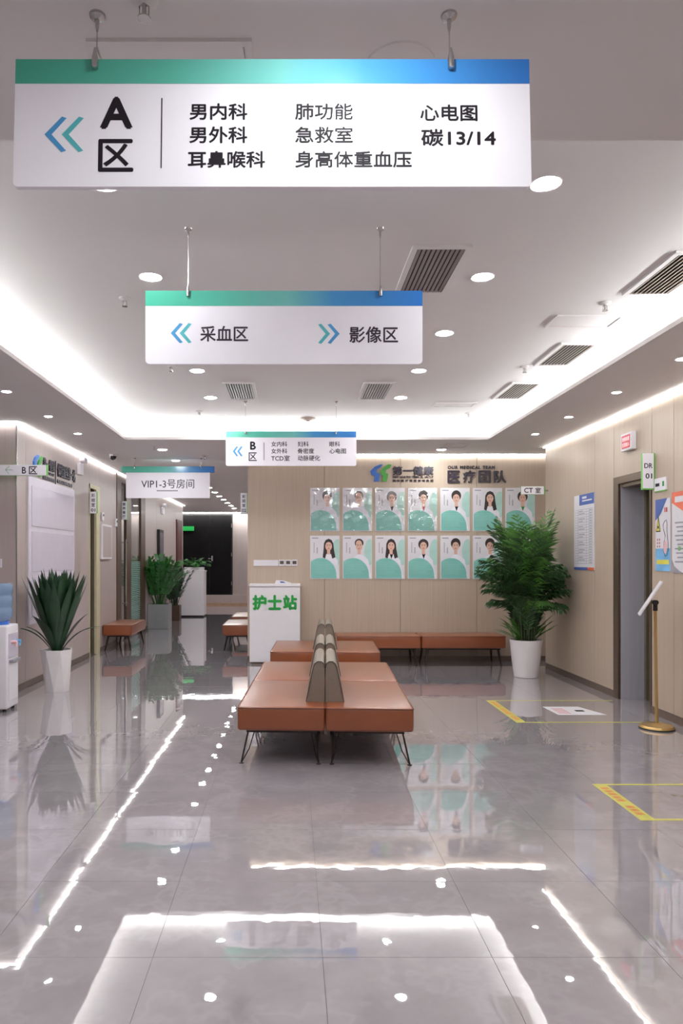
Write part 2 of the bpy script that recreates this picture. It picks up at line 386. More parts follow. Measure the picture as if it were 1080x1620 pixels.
# left wall
GY0, GY1 = 11.94, 14.26
LD0, LD1, LDZ = 10.33, 10.87, 2.50
wl = wall('wall_left', [(WL-.15, WL-.012, 7.613, LD0, 0, ZS), (WL-.15, WL-.012, LD0, LD1, LDZ, ZS), (WL-.15, WL-.012, LD1, GY0, 0, ZS), (WL-.15, WL-.012, GY1, 19.3, 0, ZS)], M['joint'], 'rosy grey left wall of the corridor')
panels(wl, M['pink'], 'Y', WL, [7.6, 7.85, 9.6, LD0], .07, ZS, 1)
panels(wl, M['pink'], 'Y', WL, [LD0, LD1], LDZ, ZS, 1)
panels(wl, M['pink'], 'Y', WL, [LD1, GY0], .07, ZS, 1)
panels(wl, M['pink'], 'Y', WL, [GY1, 15.5, 16.7, 18.05, 19.3], .07, ZS, 1)
for a, b in ((7.6, LD0), (LD1, GY0), (GY1, 19.3)):
    bm = B(); box(bm, WL-.012, WL+.006, a, b, 0, .07)
    mk('baseboard_left', bm, M['skirt'], kind='structure', label='bronze skirting on the left wall '+{7.6: 'before the ultrasound room', LD1: 'between the two doorways', GY1: 'beyond the glass doors'}[a])
wf = wall('wall_front_left', [(-7.6, WL-.15, 7.612, 7.72, 0, ZS)], M['joint'], 'rosy grey wall behind the water dispenser')
panels(wf, M['pink'], 'X', 7.6, [-7.6, -6.4, -5.2, -4.0, WL], .07, ZS, -1)
bm = B(); box(bm, WL-.006, WL+.003, 7.594, 7.606, 0, ZS); mk('trim_4', bm, M['steel'], kind='structure', label='slim metal strip on the left wall corner')
bm = B(); box(bm, -7.6, WL, 7.594, 7.612, 0, .07); mk('baseboard_front_left', bm, M['skirt'], kind='structure', label='bronze skirting behind the water dispenser')
wall('wall_rear', [(-7.6, 3.3, -3.2, -3.1, 0, ZS)], M['plain'], 'rear wall behind the viewer')
wall('wall_far_left', [(-7.7, -7.6, -3.1, 7.7, 0, ZS)], M['plain'], 'far left wall of the hall')
wall('wall_alcove', [(6.1, 6.2, 9.2, 10.1, 0, ZS)], M['plain'], 'end wall of the alcove behind the palm')
wall('wall_alcove_front', [(WR+.36, 6.1, 9.2, 9.3, 0, ZS)], M['plain'], 'wall of the alcove beside the palm')
wall('wall_nook', [(-6.1, -6, 19.3, 22.6, 0, ZS), (-6, WL-.15, 19.2, 19.3, 0, ZS)], M['plain'], 'wall of the nook by the black door')
wall('wall_canteen', [(-6.1, -6.0, 11.5, 15, 0, ZS), (-6.1, -3.05, 11.4, 11.5, 0, ZS), (-6.1, -3.05, 15, 15.1, 0, ZS)], M['plain'], 'walls of the room behind the glass doors')
# LED strips where the walls meet the ceiling
def led(x0, x1, y0, y1, label):
    bm = B(); box(bm, x0, x1, y0, y1, ZS-.012, ZS)
    mk('wall_light_strip', bm, M['strip'], label=label, cat='light strip')
led(-.55, WR+.3, YB-.036, YB-.02, 'thin light line along the top of the back wall')
led(WR-.036, WR-.02, -1.0, 9.3, 'thin light line along the top of the right wall')
led(WL+.02, WL+.036, 7.57, GY0-.1, 'thin light line along the top of the left wall')
led(WL+.02, WL+.036, GY0+.0, 19.4, 'thin light line above the glass doors and far corridor wall')
led(-7.4, WL+.036, 7.554, 7.57, 'thin light line on the wall above the water dispenser')
led(-4.6, -.65, 22.16, 22.36, 'bright light line above the black corridor door')

# ------------------------------------------------------------------ DR room doorway (right wall)
d = bpy.data.objects.new('door_1', None); C.objects.link(d); d.location = (WR, 6.95, 0); tag(d, 'grey metal doorway in the right wall, bronze framed', None, None, 'structure')
bm = B(); box(bm, WR-.008, WR+.02, DY1-.11, DY1+.0, 0, DZ, .002, seg=1); box(bm, WR-.008, WR+.02, DY0, DY0+.03, 0, DZ, .002, seg=1); box(bm, WR-.008, WR+.02, DY0+.03, DY1-.11, DZ-.075, DZ, .002, seg=1)
mk('frame', bm, M['bronze'], d)
bm = B(); box(bm, WR+.02, WR+.25, DY1-.12, DY1, 0, DZ-.07); box(bm, WR+.02, WR+.25, DY0+.0, DY0+.02, 0, DZ-.07)
mk('reveal', bm, M['greymetal'], d)
bm = B(); box(bm, WR+.02, WR+.36, DY0+.02, DY1-.12, DZ-.11, DZ-.04); mk('head_reveal', bm, M['bronze'], d)
bm = B(); box(bm, WR+.25, WR+.30, DY1-.16, DY1, 0, DZ-.07); mk('door_stop', bm, M['olive'], d)
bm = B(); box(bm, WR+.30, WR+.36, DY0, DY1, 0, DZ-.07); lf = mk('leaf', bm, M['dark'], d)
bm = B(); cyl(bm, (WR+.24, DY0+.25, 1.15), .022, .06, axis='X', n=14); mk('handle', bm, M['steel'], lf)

# ------------------------------------------------------------------ ultrasound room doorway (left wall)
d = bpy.data.objects.new('door_2', None); C.objects.link(d); d.location = (WL, 10.6, 0); tag(d, 'cream cased doorway in the left wall', None, None, 'structure')
bm = B(); box(bm, WL-.02, WL+.012, LD0, LD0+.02, 0, LDZ); box(bm, WL-.02, WL+.012, LD1-.2, LD1, 0, LDZ); box(bm, WL-.02, WL+.0121, LD0, LD1, LDZ-.06, LDZ)
mk('casing', bm, M['tan'], d)
bm = B(); box(bm, WL-.062, WL-.021, LD1-.21, LD1-.13, 0, LDZ-.06); mk('door_stop', bm, M['olive'], d)
bm = B(); box(bm, WL-.14, WL-.10, LD0, LD1, 0, LDZ); lf = mk('leaf', bm, M['dark'], d)
bm = B(); box(bm, WL-.10, WL-.085, LD1-.36, LD1-.30, 0.95, 1.1); mk('lock_plate', bm, M['steel'], lf)

# ------------------------------------------------------------------ glass doors of the canteen (left wall)
d = bpy.data.objects.new('door_3', None); C.objects.link(d); d.location = (WL, 13.1, 0); tag(d, 'brown framed glass doors in the left wall', None, None, 'structure')
gz = 2.72
for a, b in ((GY0, 12.25), (12.62, 13.0), (13.86, GY1)):
    bm = B(); box(bm, WL-.045, WL+.012, a, b, 0, gz, .003, seg=1); mk('post', bm, M['brown'], d)
bm = B(); box(bm, WL-.13, WL+.01, GY0, GY1, gz, ZS); mk('head', bm, M['brown'], d)
for a, b in ((12.25, 12.62), (13.0, 13.86)):
    bm = B(); box(bm, WL-.022, WL-.01, a, b, 0.02, gz); gl = mk('pane', bm, M['glass'], d)
    if a > 12.5:
        bm = B()
        for k in range(36): box(bm, WL-.0095, WL-.008, a+.01, b-.01, .12+k*.035, .12+k*.035+.022)
        mk('frosted_stripes', bm, M['film'], gl)
bm = B(); tube(bm, [(WL+.05, 12.42, .6), (WL+.05, 12.42, 1.75)], .01)
for z in (.65, 1.7): tube(bm, [(WL-.01, 12.42, z), (WL+.09, 12.42, z)], .01)
mk('handle', bm, M['steel'], d, True)

# ------------------------------------------------------------------ black door at the corridor end
d = bpy.data.objects.new('door_4', None); C.objects.link(d); d.location = (-2.6, 22.4, .3); tag(d, 'tall black double door at the corridor end', None, None, 'structure')
x1 = GX(367.5, 22.4); x0 = GX(331, 22.4)
bm = B(); box(bm, -3.65, x1, 22.44, 22.5, .3, 2.82); mk('frame', bm, M['dark'], d)
for a, b in ((-3.6, x0-.012), (x0+.012, x1-.04)):
    bm = B(); box(bm, a, b, 22.41, 22.445, .33, 2.78, .004, seg=1)
    lf = mk('leaf', bm, M['black'], d)
    if a > -3.5:
        bm = B(); box(bm, a+.05, a+.1, 22.395, 22.41, 1.36, 1.52); tube(bm, [(a+.075, 22.41, 1.43), (a+.075, 22.34, 1.43), (a-.04, 22.34, 1.43)], .014)
        mk('lever_handle', bm, M['steel'], lf, True)
        bm = B()
        for z in (.6, 1.5, 2.4): cyl(bm, (b+.01, 22.4, z), .014, .12, n=10)
        mk('hinges', bm, M['steel'], lf)
# red brown door in the left wall
d = bpy.data.objects.new('door_5', None); C.objects.link(d); d.location = (WL, 18.5, 0); tag(d, 'narrow dark red door near the far end of the left wall', None, None, 'structure')
bm = B(); box(bm, WL-.01, WL+.03, 18.12, 18.98, 0, 2.42); box(bm, WL+.03, WL+.04, 18.2, 18.9, .02, 2.34, .002, seg=1); mk('leaf', bm, mat('dark_red_wood', rgb(92, 44, 46), .4, var=.15, scale=(20, 20, 2)), d)

# ------------------------------------------------------------------ hanging signs
def chev(bm, x0, y0, x1, y1, Y, left, t=.2):
    """one chevron stroke filling the measured rectangle"""
    w_ = (x1-x0); mid = (y0+y1)/2; s = t*(y1-y0)
    if left: pts = [(x1, y0+s*.25), (x1-s*.75, y0), (x0, mid), (x1-s*.75, y1), (x1, y1-s*.25), (x0+s*1.1, mid)]
    else: pts = [(x0, y0+s*.25), (x0+s*.75, y0), (x1, mid), (x0+s*.75, y1), (x0, y1-s*.25), (x1-s*1.1, mid)]
    prism(bm, [PX(a, b, Y-.0008) for a, b in pts], (0, .0007, 0))
def hanger(root, px, Y, ztop, zceil, thick):
    X = GX(px, Y)
    bm = B(); tube(bm, [(X, Y+thick/2, ztop), (X, Y+thick/2, zceil-.02)], .0018, n=6)
    wi = mk('suspension_wire', bm, M['steel'], root)
    bm = B(); lathe(bm, (X, Y+thick/2, zceil-.045), [(.003, 0), (.005, .012), (.006, .032), (.02, .039), (.022, .045)], 16)
    mk('ceiling_cup', bm, M['steel'], wi, True)
    bm = B(); lathe(bm, (X, Y-.008, ztop-.03), [(.003, .055), (.006, .04), (.0085, .028), (.0085, 0), (.003, -.002)][::-1], 14)
    mk('clamp', bm, M['steel'], wi, True)
def rounded(x0, x1, z0, z1, r, n=5, bottom_only=True):
    pts = [(x0, z1), (x1, z1)]
    for cx, cz, a0 in ((x1-r, z0+r, 0), (x0+r, z0+r, -PI/2)):
        for k in range(n+1):
            a = a0-k*(PI/2)/n; pts.append((cx+r*math.cos(a), cz+r*math.sin(a)))
    return pts
def hang_sign(label, x0, x1, y0, yb, y1, Y, cups, zc, over=0, thick=.016, r=.012):
    root = thing('hanging_sign', (GX((x0+x1)/2, Y), Y, GZ(y0, Y)), label, 'sign', 'hanging direction signs')
    X0_, X1_, Z1_, Zb, Z0_ = GX(x0, Y), GX(x1, Y), GZ(y0, Y), GZ(yb, Y), GZ(y1, Y)
    bm = B(); prism(bm, [(a, Y, b) for a, b in rounded(X0_+over, X1_-over, Z0_, Zb if over else Z1_, r)], (0, thick, 0))
    mk('panel', bm, M['acrylic'], root)
    bm = B()
    if over: box(bm, X0_, X1_, Y-.008, Y+thick+.008, Zb, Z1_)
    else: box(bm, X0_, X1_, Y-.001, Y, Zb, Z1_)
    mk('colour_band', bm, M['band'], root)
    for c in cups: hanger(root, c, Y, Z1_, zc, thick)
    return root
s1 = hang_sign('largest hanging sign, marked A, listing departments under a green to blue band', 25, 836.5, 94, 134, 302, 1.9, (151.5, 712), ZS)
k = M['ink']; Y = 1.9
for t, a, b, c_, e, bd in (('A', 162, 158, 209, 206, .02), ('区', 159, 226, 212, 277, .012), ('男内科', 301, 167, 391, 193, .012), ('男外科', 301, 205, 391, 231, .012), ('耳鼻喉科', 299, 245, 419, 271, .012),
        ('肺功能', 467, 167, 557, 193, .012), ('急救室', 467, 205, 557, 231, .012), ('身高体重血压', 467, 245, 649, 271, .012), ('心电图', 664, 169, 753, 195, .012), ('碳13/14', 665, 209, 781, 236, .012)):
    fitp(t, a, b, c_, e, Y, k, s1, bold=bd)
bm = B(); box(bm, GX(256, Y), GX(257.6, Y), Y-.001, Y, GZ(272, Y), GZ(158, Y)); mk('divider_line', bm, k, s1)
for a, m_ in ((73, 'chevb'), (100, 'chevt')):
    bm = B(); chev(bm, a, 188, a+34, 246, Y, True, .17); mk('chevron', bm, M[m_], s1)
s1.rotation_euler = (math.radians(-3.4), 0, 0)

s2 = hang_sign('hanging sign with two double arrows, blood draw left, imaging right', 230, 668, 460, 484, 576, 3.58, (297.5, 601.5), ZU, r=.02)
Y = 3.58
fitp('采血区', 317, 516, 392, 540, Y, M['ink2'], s2); fitp('影像区', 553, 517, 629, 542, Y, M['ink2'], s2)
for a, m_ in ((270, 'chevb'), (284, 'chevt')):
    bm = B(); chev(bm, a, 511, a+19, 543, Y, True); mk('chevron', bm, M[m_], s2)
for a, m_ in ((503, 'chevt'), (518, 'chevb')):
    bm = B(); chev(bm, a, 512, a+19, 544, Y, False); mk('chevron', bm, M[m_], s2)

s3 = hang_sign('hanging sign marked B listing departments, before the back wall', 357, 563.5, 682, 692, 737, 7.5, (388, 531.5), ZU, r=.02)
Y = 7.5
for t, a, b, c_, e in (('B', 396, 699, 404, 711), ('区', 393.5, 716, 406, 729), ('女内科', 429, 698.5, 454, 706.5), ('女外科', 429, 709.5, 454, 717.5), ('TCD室', 429, 720.5, 458, 729), ('妇科', 471, 698.5, 488, 706.5),
        ('骨密度', 471, 709.5, 496.5, 717.5), ('动脉硬化', 471, 720.5, 506, 729), ('眼科', 521, 698.5, 537.5, 706.5), ('心电图', 521, 709.5, 547, 717.5)):
    fitp(t, a, b, c_, e, Y, k, s3, bold=.02 if t == 'B' else .008)
bm = B(); box(bm, GX(417, Y), GX(417.8, Y), Y-.001, Y, GZ(728, Y), GZ(700, Y)); mk('divider_line', bm, k, s3)
for a in (368, 375):
    bm = B(); chev(bm, a, 706, a+8.5, 722, Y, True); mk('chevron', bm, M['chevb'], s3)

s4 = hang_sign('hanging room sign over the corridor with overhanging colour band', 192, 339, 738, 747.5, 788, 10.3, (213, 318), ZS, over=.065, r=.01)
Y = 10.3
fitp('VIP1-3号房间', 223.5, 758, 307, 772.5, Y, M['ink2'], s4, bold=.004)
bm = B()
for q in range(14): box(bm, GX(248+q*2.4, Y), GX(249.7+q*2.4, Y), Y-.001, Y, GZ(777.2, Y), GZ(775.6, Y))
mk('small_print', bm, M['ink2'], s4)

# ------------------------------------------------------------------ flag signs on the walls
def flag(label, x0, y0, x1, y1, Y, lines, bracket=None, green='side', th=.02):
    root = thing('flag_sign', (GX((x0+x1)/2, Y), Y, GZ(y1, Y)), label, 'sign', 'small room signs on the walls')
    bm = B(); box(bm, GX(x0, Y), GX(x1, Y), Y, Y+th, GZ(y1, Y), GZ(y0, Y), .0015, seg=1); mk('panel', bm, M['acrylic'], root)
    g = .012
    bm = B(); box(bm, GX(x0, Y)-(.004 if green == 'all' else 0), GX(x1, Y)+g, Y+.004, Y+th+.006, GZ(y1, Y)-(.012 if green == 'all' else .002), GZ(y0, Y)+.002); mk('green_backing', bm, M['limegreen'], root)
    for l in lines: fitp(l[0], l[1], l[2], l[3], l[4], Y, l[5] if len(l) > 5 else k, root, bold=.01)
    if bracket:
        bm = B(); box(bm, *bracket); mk('bracket', bm, M['steel'], root)
    return root
f = flag('white flag sign reading CT by the palm at the right wall corner', 824, 769.5, 860, 782, 9.2, [('CT', 829, 772, 842.5, 779.5), ('室', 846.5, 771.5, 855, 780)], (3.2, 3.302, 9.21, 9.225, 2.28, 2.3))
f = flag('upright white sign reading DR 01 beside the grey doorway', 1016.5, 717, 1033.8, 772.5, 6.5, [('DR', 1019, 733, 1031.5, 740.5), ('01', 1021, 749, 1031, 757)], (GX(1033, 6.5), WR+.001, 6.51, 6.52, 2.18, 2.22), 'all')
f = flag('long white sign with a left arrow, reading B, at the left wall corner', -30, 735.5, 73, 752, 7.45, [('B', 35, 739, 41, 749, k), ('区', 46, 738, 58.5, 750, k)], (-3.1, -3.08, 7.46, 7.6, 2.33, 2.35))
bm = B(); q = [(20, 743), (8.5, 743)]
for a, b in (((20, 743.4), (8.5, 743.4)), ((8.5, 743.4), (14.5, 737.5)), ((8.5, 743.4), (14.5, 749.3))):
    tube(bm, [PX(a[0], a[1], 7.449), PX(b[0], b[1], 7.449)], .002, n=6)
mk('arrow', bm, M['green'], f)
f = flag('upright white sign marked 01 by the cream cased doorway', 142, 778, 152.5, 812, 10.28, [('彩', 144.5, 781, 150, 786.5), ('超', 144.5, 788.5, 150, 794), ('室', 144.5, 796, 150, 801.5), ('01', 144, 804.5, 150.5, 809.5)], None, 'side')
f = flag('upright white canteen sign by the glass doors', 191.5, 793, 201, 822, 12.4, [('营', 194, 795.5, 198.5, 800), ('养', 194, 802, 198.5, 806.5), ('餐', 194, 808.5, 198.5, 813), ('厅', 194, 815, 198.5, 819.5)], (WL-.0, GX(192, 12.4), 12.41, 12.42, 2.2, 2.22), 'side')
f = flag('upright white sign marked 02 at the left edge of the back wall', 380.5, 780, 390.5, 812.5, 10.1, [('彩', 383, 783, 388, 788), ('超', 383, 790, 388, 795), ('室', 383, 797, 388, 802), ('02', 382.5, 805, 389, 810)], None, 'side')
bm = B(); root = thing('wall_sign', (WR, 6.4, 2.03), 'small white and green wall sign right of the DR sign', 'sign')
box(bm, WR-.012, WR, 6.3, 6.5, GZ(776, 6.4), GZ(756, 6.4)); mk('panel', bm, M['acrylic'], root)
bm = B(); box(bm, WR-.014, WR-.0, 6.3, 6.5, GZ(777.5, 6.4), GZ(776, 6.4)); mk('green_edge', bm, M['limegreen'], root)
bm = B(); box(bm, WR-.013, WR-.012, 6.41, 6.48, GZ(769, 6.4), GZ(764, 6.4)); mk('lettering', bm, M['ink'], root)
bm = B(); box(bm, WR-.013, WR-.012, 6.33, 6.36, GZ(770, 6.4), GZ(762, 6.4)); mk('arrow_mark', bm, M['green'], root)

# ------------------------------------------------------------------ back wall lettering and logos
def logo(root, P, s, ud, uv, nrm, dep):
    """two bent figures with a leaf on top, blue and green: P lower left corner, s height"""
    P, ud, uv, nrm = Vector(P), Vector(ud), Vector(uv), Vector(nrm)
    for name, m_, pts in (('blue_mark', M['logob'], [(.05, .62), (.3, .86), (.62, 1), (.78, 1), (.66, .84), (.45, .72), (.42, .55), (.62, .42), (.6, .3), (.56, .02), (.26, .0), (.3, .3), (.1, .42)]),
                          ('green_mark', M['logog'], [(.62, .6), (.78, .78), (1.08, 1), (1.3, 1), (1.2, .8), (.98, .68), (.92, .52), (1.1, .44), (1.06, .2), (1.0, 0), (.72, .0), (.8, .3), (.66, .44)])):
        bm = B(); prism(bm, [P+ud*a*s+uv*b*s for a, b in pts], nrm*dep); bmesh.ops.triangulate(bm, faces=[f for f in bm.faces if len(f.verts) > 4]); mk(name, bm, m_, root)
Y = YB-.001
t1 = thing('wall_lettering', (GX(635, Y), YB, GZ(763, Y)), 'dark raised company name with a blue and green logo above the posters', 'lettering')
logo(t1, PX(584, 762, YB-.0), 27/F*YB, (1, 0, 0), (0, 0, 1), (0, -1, 0), .02)
fitp('第一健康', 621, 738, 685, 751.5, YB, M['ink2'], t1, bold=.018, depth=.018)
fitp('FIRST HEALTHY MEDICAL GROUP', 621, 753, 685, 756.5, YB, M['ink2'], t1, bold=.008, depth=.01)
fitp('国 际 医 疗 健 康 管 理 集 团', 621, 758.5, 685, 762.5, YB, M['ink2'], t1, bold=.008, depth=.01)
t2 = thing('wall_lettering', (GX(754, Y), YB, GZ(764, Y)), 'dark raised medical team heading above the posters', 'lettering')
fitp('OUR MEDICAL TEAM', 708, 737, 782, 742, YB, M['ink2'], t2, bold=.02, depth=.012, spacing=1.25)
for q, ch in enumerate('医疗团队'):
    a = 708+q*24.4; fitp(ch, a, 745, a+18.5, 763.5, YB, M['ink2'], t2, bold=.018, depth=.02)
# left wall lettering
t3 = thing('wall_lettering', (WL, 8.7, 2.3), 'dark raised lettering with a logo high on the left wall', 'lettering')
logo(t3, (WL, 8.05, 2.36), .24, (0, 1, 0), (0, 0, 1), (1, 0, 0), .02)
def fitl(s, ya, yb_, za, zb, **kw): fit(s, (WL, 0, 0), (0, 1, 0), (0, 0, 1), ya, za, yb_, zb, M['ink2'], t3, **kw)
fitl('第一健康', 8.38, 8.78, 2.47, 2.6, bold=.015, depth=.018)
fitl('MEDICAL GROUP', 8.38, 8.78, 2.42, 2.45, bold=.02, depth=.01); fitl('健康管理集团', 8.38, 8.78, 2.35, 2.39, bold=.02, depth=.01)
bm = B(); box(bm, WL, WL+.01, 8.83, 8.84, 2.33, 2.62); mk('divider_bar', bm, M['ink2'], t3)
fitl('体检服务第一站', 8.9, 9.62, 2.44, 2.6, bold=.015, depth=.018); fitl('MEDICAL EXAMINATION', 8.9, 9.5, 2.36, 2.4, bold=.03, depth=.01)

# ------------------------------------------------------------------ staff posters
def ell(cx, cz, rx, rz, n=18, a0=0, a1=2*PI):
    full = abs(a1-a0-2*PI) < 1e-6
    return [(cx+rx*math.cos(a0+(a1-a0)*q/(n if full else n-1)), cz+rz*math.sin(a0+(a1-a0)*q/(n if full else n-1))) for q in range(n)]
PW, PH = 46.5/F*YB, 68.5/F*YB
def poster(i, row, label, hair, male=False, shirt=None, glasses=False, sleeve=0, headdx=0):
    x = GX(490.3+i*51.45, YB); z = GZ(840.5 if row == 0 else 916, YB); yb = YB-.008
    root = thing('staff_poster', (x+PW/2, YB, z), label, 'poster', 'staff posters on the back wall')
    def flat(name, pts, lev, m_):
        bm = B(); pts = [(min(max(a, .01), .99), min(max(b, .01), .99)) for a, b in pts]
        out = []
        for p in pts:
            if not out or (abs(p[0]-out[-1][0])+abs(p[1]-out[-1][1])) > 1e-5: out.append(p)
        prism(bm, [(x+a*PW, yb-lev*.0005-.0002, z+b*PH) for a, b in out], (0, .0004, 0)); return mk(name, bm, m_, root)
    bm = B(); box(bm, x, x+PW, yb, YB, z, z+PH, .001, seg=1); mk('board', bm, M['paper'], root)
    flat('pale_swirl', ell(.93, .62, .2, .3)[0:18], 1, M['tealpale'])
    hx = .58+headdx
    flat('coat', [(hx-.34, .03), (hx-.3, .4), (hx-.17, .5), (hx-.05, .57), (hx+.06, .57), (hx+.2, .52), (hx+.31, .44), (hx+.42, .03)], 2, M['coat'])
    if shirt: flat('shirt', [(hx-.05, .58), (hx+.07, .58), (hx+.01, .46)], 3, shirt)
    if hair == 'long': flat('hair', [(hx-.2, .5), (hx-.17, .7), (hx-.16, .82), (hx-.1, .9), (hx, .93), (hx+.1, .9), (hx+.16, .82), (hx+.18, .68), (hx+.23, .5), (hx+.12, .47), (hx+.08, .58), (hx-.08, .58), (hx-.12, .47)], 3, M['hair'])
    elif hair == 'bob': flat('hair', ell(hx, .80, .175, .125), 3, M['hair'])
    elif hair == 'thin': flat('hair', ell(hx, .83, .15, .1), 3, M['hair'])
    else: flat('hair', ell(hx, .82, .165, .125), 3, M['hair'])
    flat('neck', [(hx-.05, .57), (hx+.05, .57), (hx+.055, .68), (hx-.055, .68)], 4, M['skin']); flat('face', ell(hx, .755, .115, .1), 5, M['skin'])
    if hair == 'thin': flat('forehead', ell(hx-.01, .82, .105, .075), 6, M['skin'])
    bm = B()
    for a, b, w1, h1 in ((hx-.045, .775, .018, .006), (hx+.045, .775, .018, .006), (hx-.047, .795, .024, .003), (hx+.047, .795, .024, .003)):
        box(bm, x+(a-w1)*PW, x+(a+w1)*PW, yb-.0042, yb-.0038, z+(b-h1)*PH, z+(b+h1)*PH)
    if glasses:
        for s in (-1, 1): box(bm, x+(hx+s*.05-.04)*PW, x+(hx+s*.05+.04)*PW, yb-.0042, yb-.0038, z+.792*PH, z+.798*PH); box(bm, x+(hx+s*.05-.04)*PW, x+(hx+s*.05+.04)*PW, yb-.0042, yb-.0038, z+.752*PH, z+.757*PH)
    mk('features', bm, M['hair'], root, kind='stuff')
    flat('mouth', ell(hx, .705, .03, .008, 10), 6, M['shirtred'])
    flat('teal_circle', [(.03, .02), (.9, .02)]+[(.36+.53*math.cos(a*PI/180), .1+.385*math.sin(a*PI/180)) for a in range(5, 131, 9)]+[(.03, .40)], 7, M['tealp'])
    bm = B()
    for q in range(9): box(bm, x+.06*PW, x+(.62+.1*((q*7) % 3)-.0)*PW*(.9 if q > 6 else 1), yb-.0046, yb-.004, z+(.4-.035*q)*PH, z+(.404-.035*q)*PH)
    mk('printed_lines', bm, M['tealpale'], root)
    bm = B(); box(bm, x+.06*PW, x+.28*PW, yb-.001, yb-.0004, z+.935*PH, z+.955*PH)
    for q in range(8): box(bm, x+.12*PW, x+.15*PW, yb-.001, yb-.0004, z+(.82-.03*q)*PH, z+(.84-.03*q)*PH)
    for q in range(4): box(bm, x+.22*PW, x+.26*PW, yb-.001, yb-.0004, z+(.7-.035*q)*PH, z+(.725-.035*q)*PH)
    mk('printed_name', bm, M['pgrey'], root, kind='stuff')
    if sleeve:
        bm = B(); n = 10; g = [[bm.verts.new((x+PW*a/n, yb-.0065-abs(random.gauss(0, .0016*sleeve))*(0 < a < n and 0 < b < n), z+PH*b/n)) for a in range(n+1)] for b in range(n+1)]
        for b in range(n):
            for a in range(n): bm.faces.new((g[b][a], g[b][a+1], g[b+1][a+1], g[b+1][a]))
        mk('clear_sleeve', bm, M['sleeve'], root, True)
        bpy.data.objects[-1] if False else None
specs = [
 (0, 0, 'upper row leftmost poster of a doctor with parted dark hair, crumpled shiny sleeve', 'short', 0, None, 0, 1, 0),
 (1, 0, 'upper row second poster from the left, head hidden by glare on its crumpled sleeve', 'thin', 1, None, 0, 1.4, -.03),
 (2, 0, 'upper row third poster of a doctor with glasses and dark bob hair', 'bob', 0, M['ink'], 1, 1, -.02),
 (3, 0, 'upper row middle poster of a doctor with short brown hair and red collar', 'short', 0, M['shirtred'], 0, .6, -.05),
 (4, 0, 'upper row fifth poster of a doctor with tied back hair in a white coat', 'short', 0, M['ink'], 0, 0, -.04),
 (5, 0, 'upper row sixth poster of a smiling doctor with long hair', 'long', 0, None, 0, 0, 0),
 (6, 0, 'upper row poster partly behind the CT sign and palm fronds', 'bob', 0, M['green'], 0, 0, 0),
 (0, 1, 'lower row leftmost poster of a doctor with straight shoulder length hair', 'long', 0, None, 0, 0, .05),
 (1, 1, 'lower row second poster of an older balding man in white coat', 'thin', 1, None, 0, 0, -.02),
 (2, 1, 'lower row third poster of a doctor with long black hair over shoulders', 'long', 0, M['ink'], 0, 0, -.04),
 (3, 1, 'lower row middle poster of a doctor with very short black hair and black collar', 'bob', 0, M['ink'], 0, 0, -.05),
 (4, 1, 'lower row fifth poster of a young man with cropped hair', 'short', 1, None, 0, 0, -.06),
 (5, 1, 'lower row sixth poster of a doctor, right side covered by palm leaves', 'short', 0, None, 0, 0, 0),
 (6, 1, 'lower row last poster almost wholly hidden behind the palm', 'short', 0, None, 0, 0, 0)]
for s in specs: poster(s[0], s[1], s[2], s[3], s[4], s[5], s[6], s[7], s[8])

# sockets and panel left of the posters
root = thing('wall_switch_panel', (GX(435, YB), YB, GZ(896, YB)), 'white wall plate with three dark square sockets above the nurse counter', 'switch panel')
bm = B(); box(bm, GX(401, YB), GX(440, YB), YB-.012, YB, GZ(895.5, YB), GZ(886, YB), .002, seg=1); mk('plate', bm, M['white'], root)
for q in range(3):
    a = 441+q*10; bm = B(); box(bm, GX(a, YB), GX(a+9.3, YB), YB-.012, YB, GZ(895.5, YB), GZ(885.5, YB), .002, seg=1); s_ = mk('socket', bm, M['white'], root)
    bm = B(); box(bm, GX(a+1.5, YB), GX(a+7.8, YB), YB-.014, YB-.012, GZ(892.5, YB), GZ(887.3, YB)); mk('screen', bm, mat('screen_%d' % q, rgb(90, 78, 74), .3, var=.1), s_)

# ------------------------------------------------------------------ nurse counter and things on it
YC = 9.62
root = thing('nurse_counter', (GX(434.5, YC), 9.78, 0), 'tall white counter with green lettering against the back wall', 'counter')
x0, x1, zt = GX(394, YC), GX(475, YC), 1.078
bm = B(); box(bm, x0+.005, x1-.005, YC+.01, YB-.02, .03, zt-.04, .003, seg=1); mk('body', bm, M['cabinet'], root)
bm = B(); box(bm, x0, x1, YC, YB-.012, zt-.035, zt, .004); mk('top', bm, M['cabinet'], root)
bm = B(); box(bm, x0+.03, x1-.03, YC+.03, YB-.04, 0, .03); mk('plinth', bm, M['skirt'], root)
for q, ch in enumerate('护士站'):
    a = 400+q*24.2; fitp(ch, a, 942, a+20.5, 964, YC+.01, M['green'], root, bold=.03, depth=.006)
root = thing('tissue_packet', (GX(446, 9.75), 9.75, zt), 'small white and blue tissue packet lying on the nurse counter', 'tissues')
bm = B(); c = Vector((GX(446, 9.75), 9.75, zt))
prism(bm, [c+Vector(p) for p in ((-.1, -.04, 0), (.11, -.04, 0), (.12, -.04, .012), (.02, -.04, .04), (-.08, -.04, .05))], (0, .09, 0)); mk('wrapper', bm, M['paper'], root)
bm = B(); prism(bm, [c+Vector(p) for p in ((-.02, -.041, .012), (.05, -.041, .012), (.02, -.041, .03), (-.03, -.041, .034))], (0, .001, 0)); mk('blue_print', bm, M['bluep'], root)

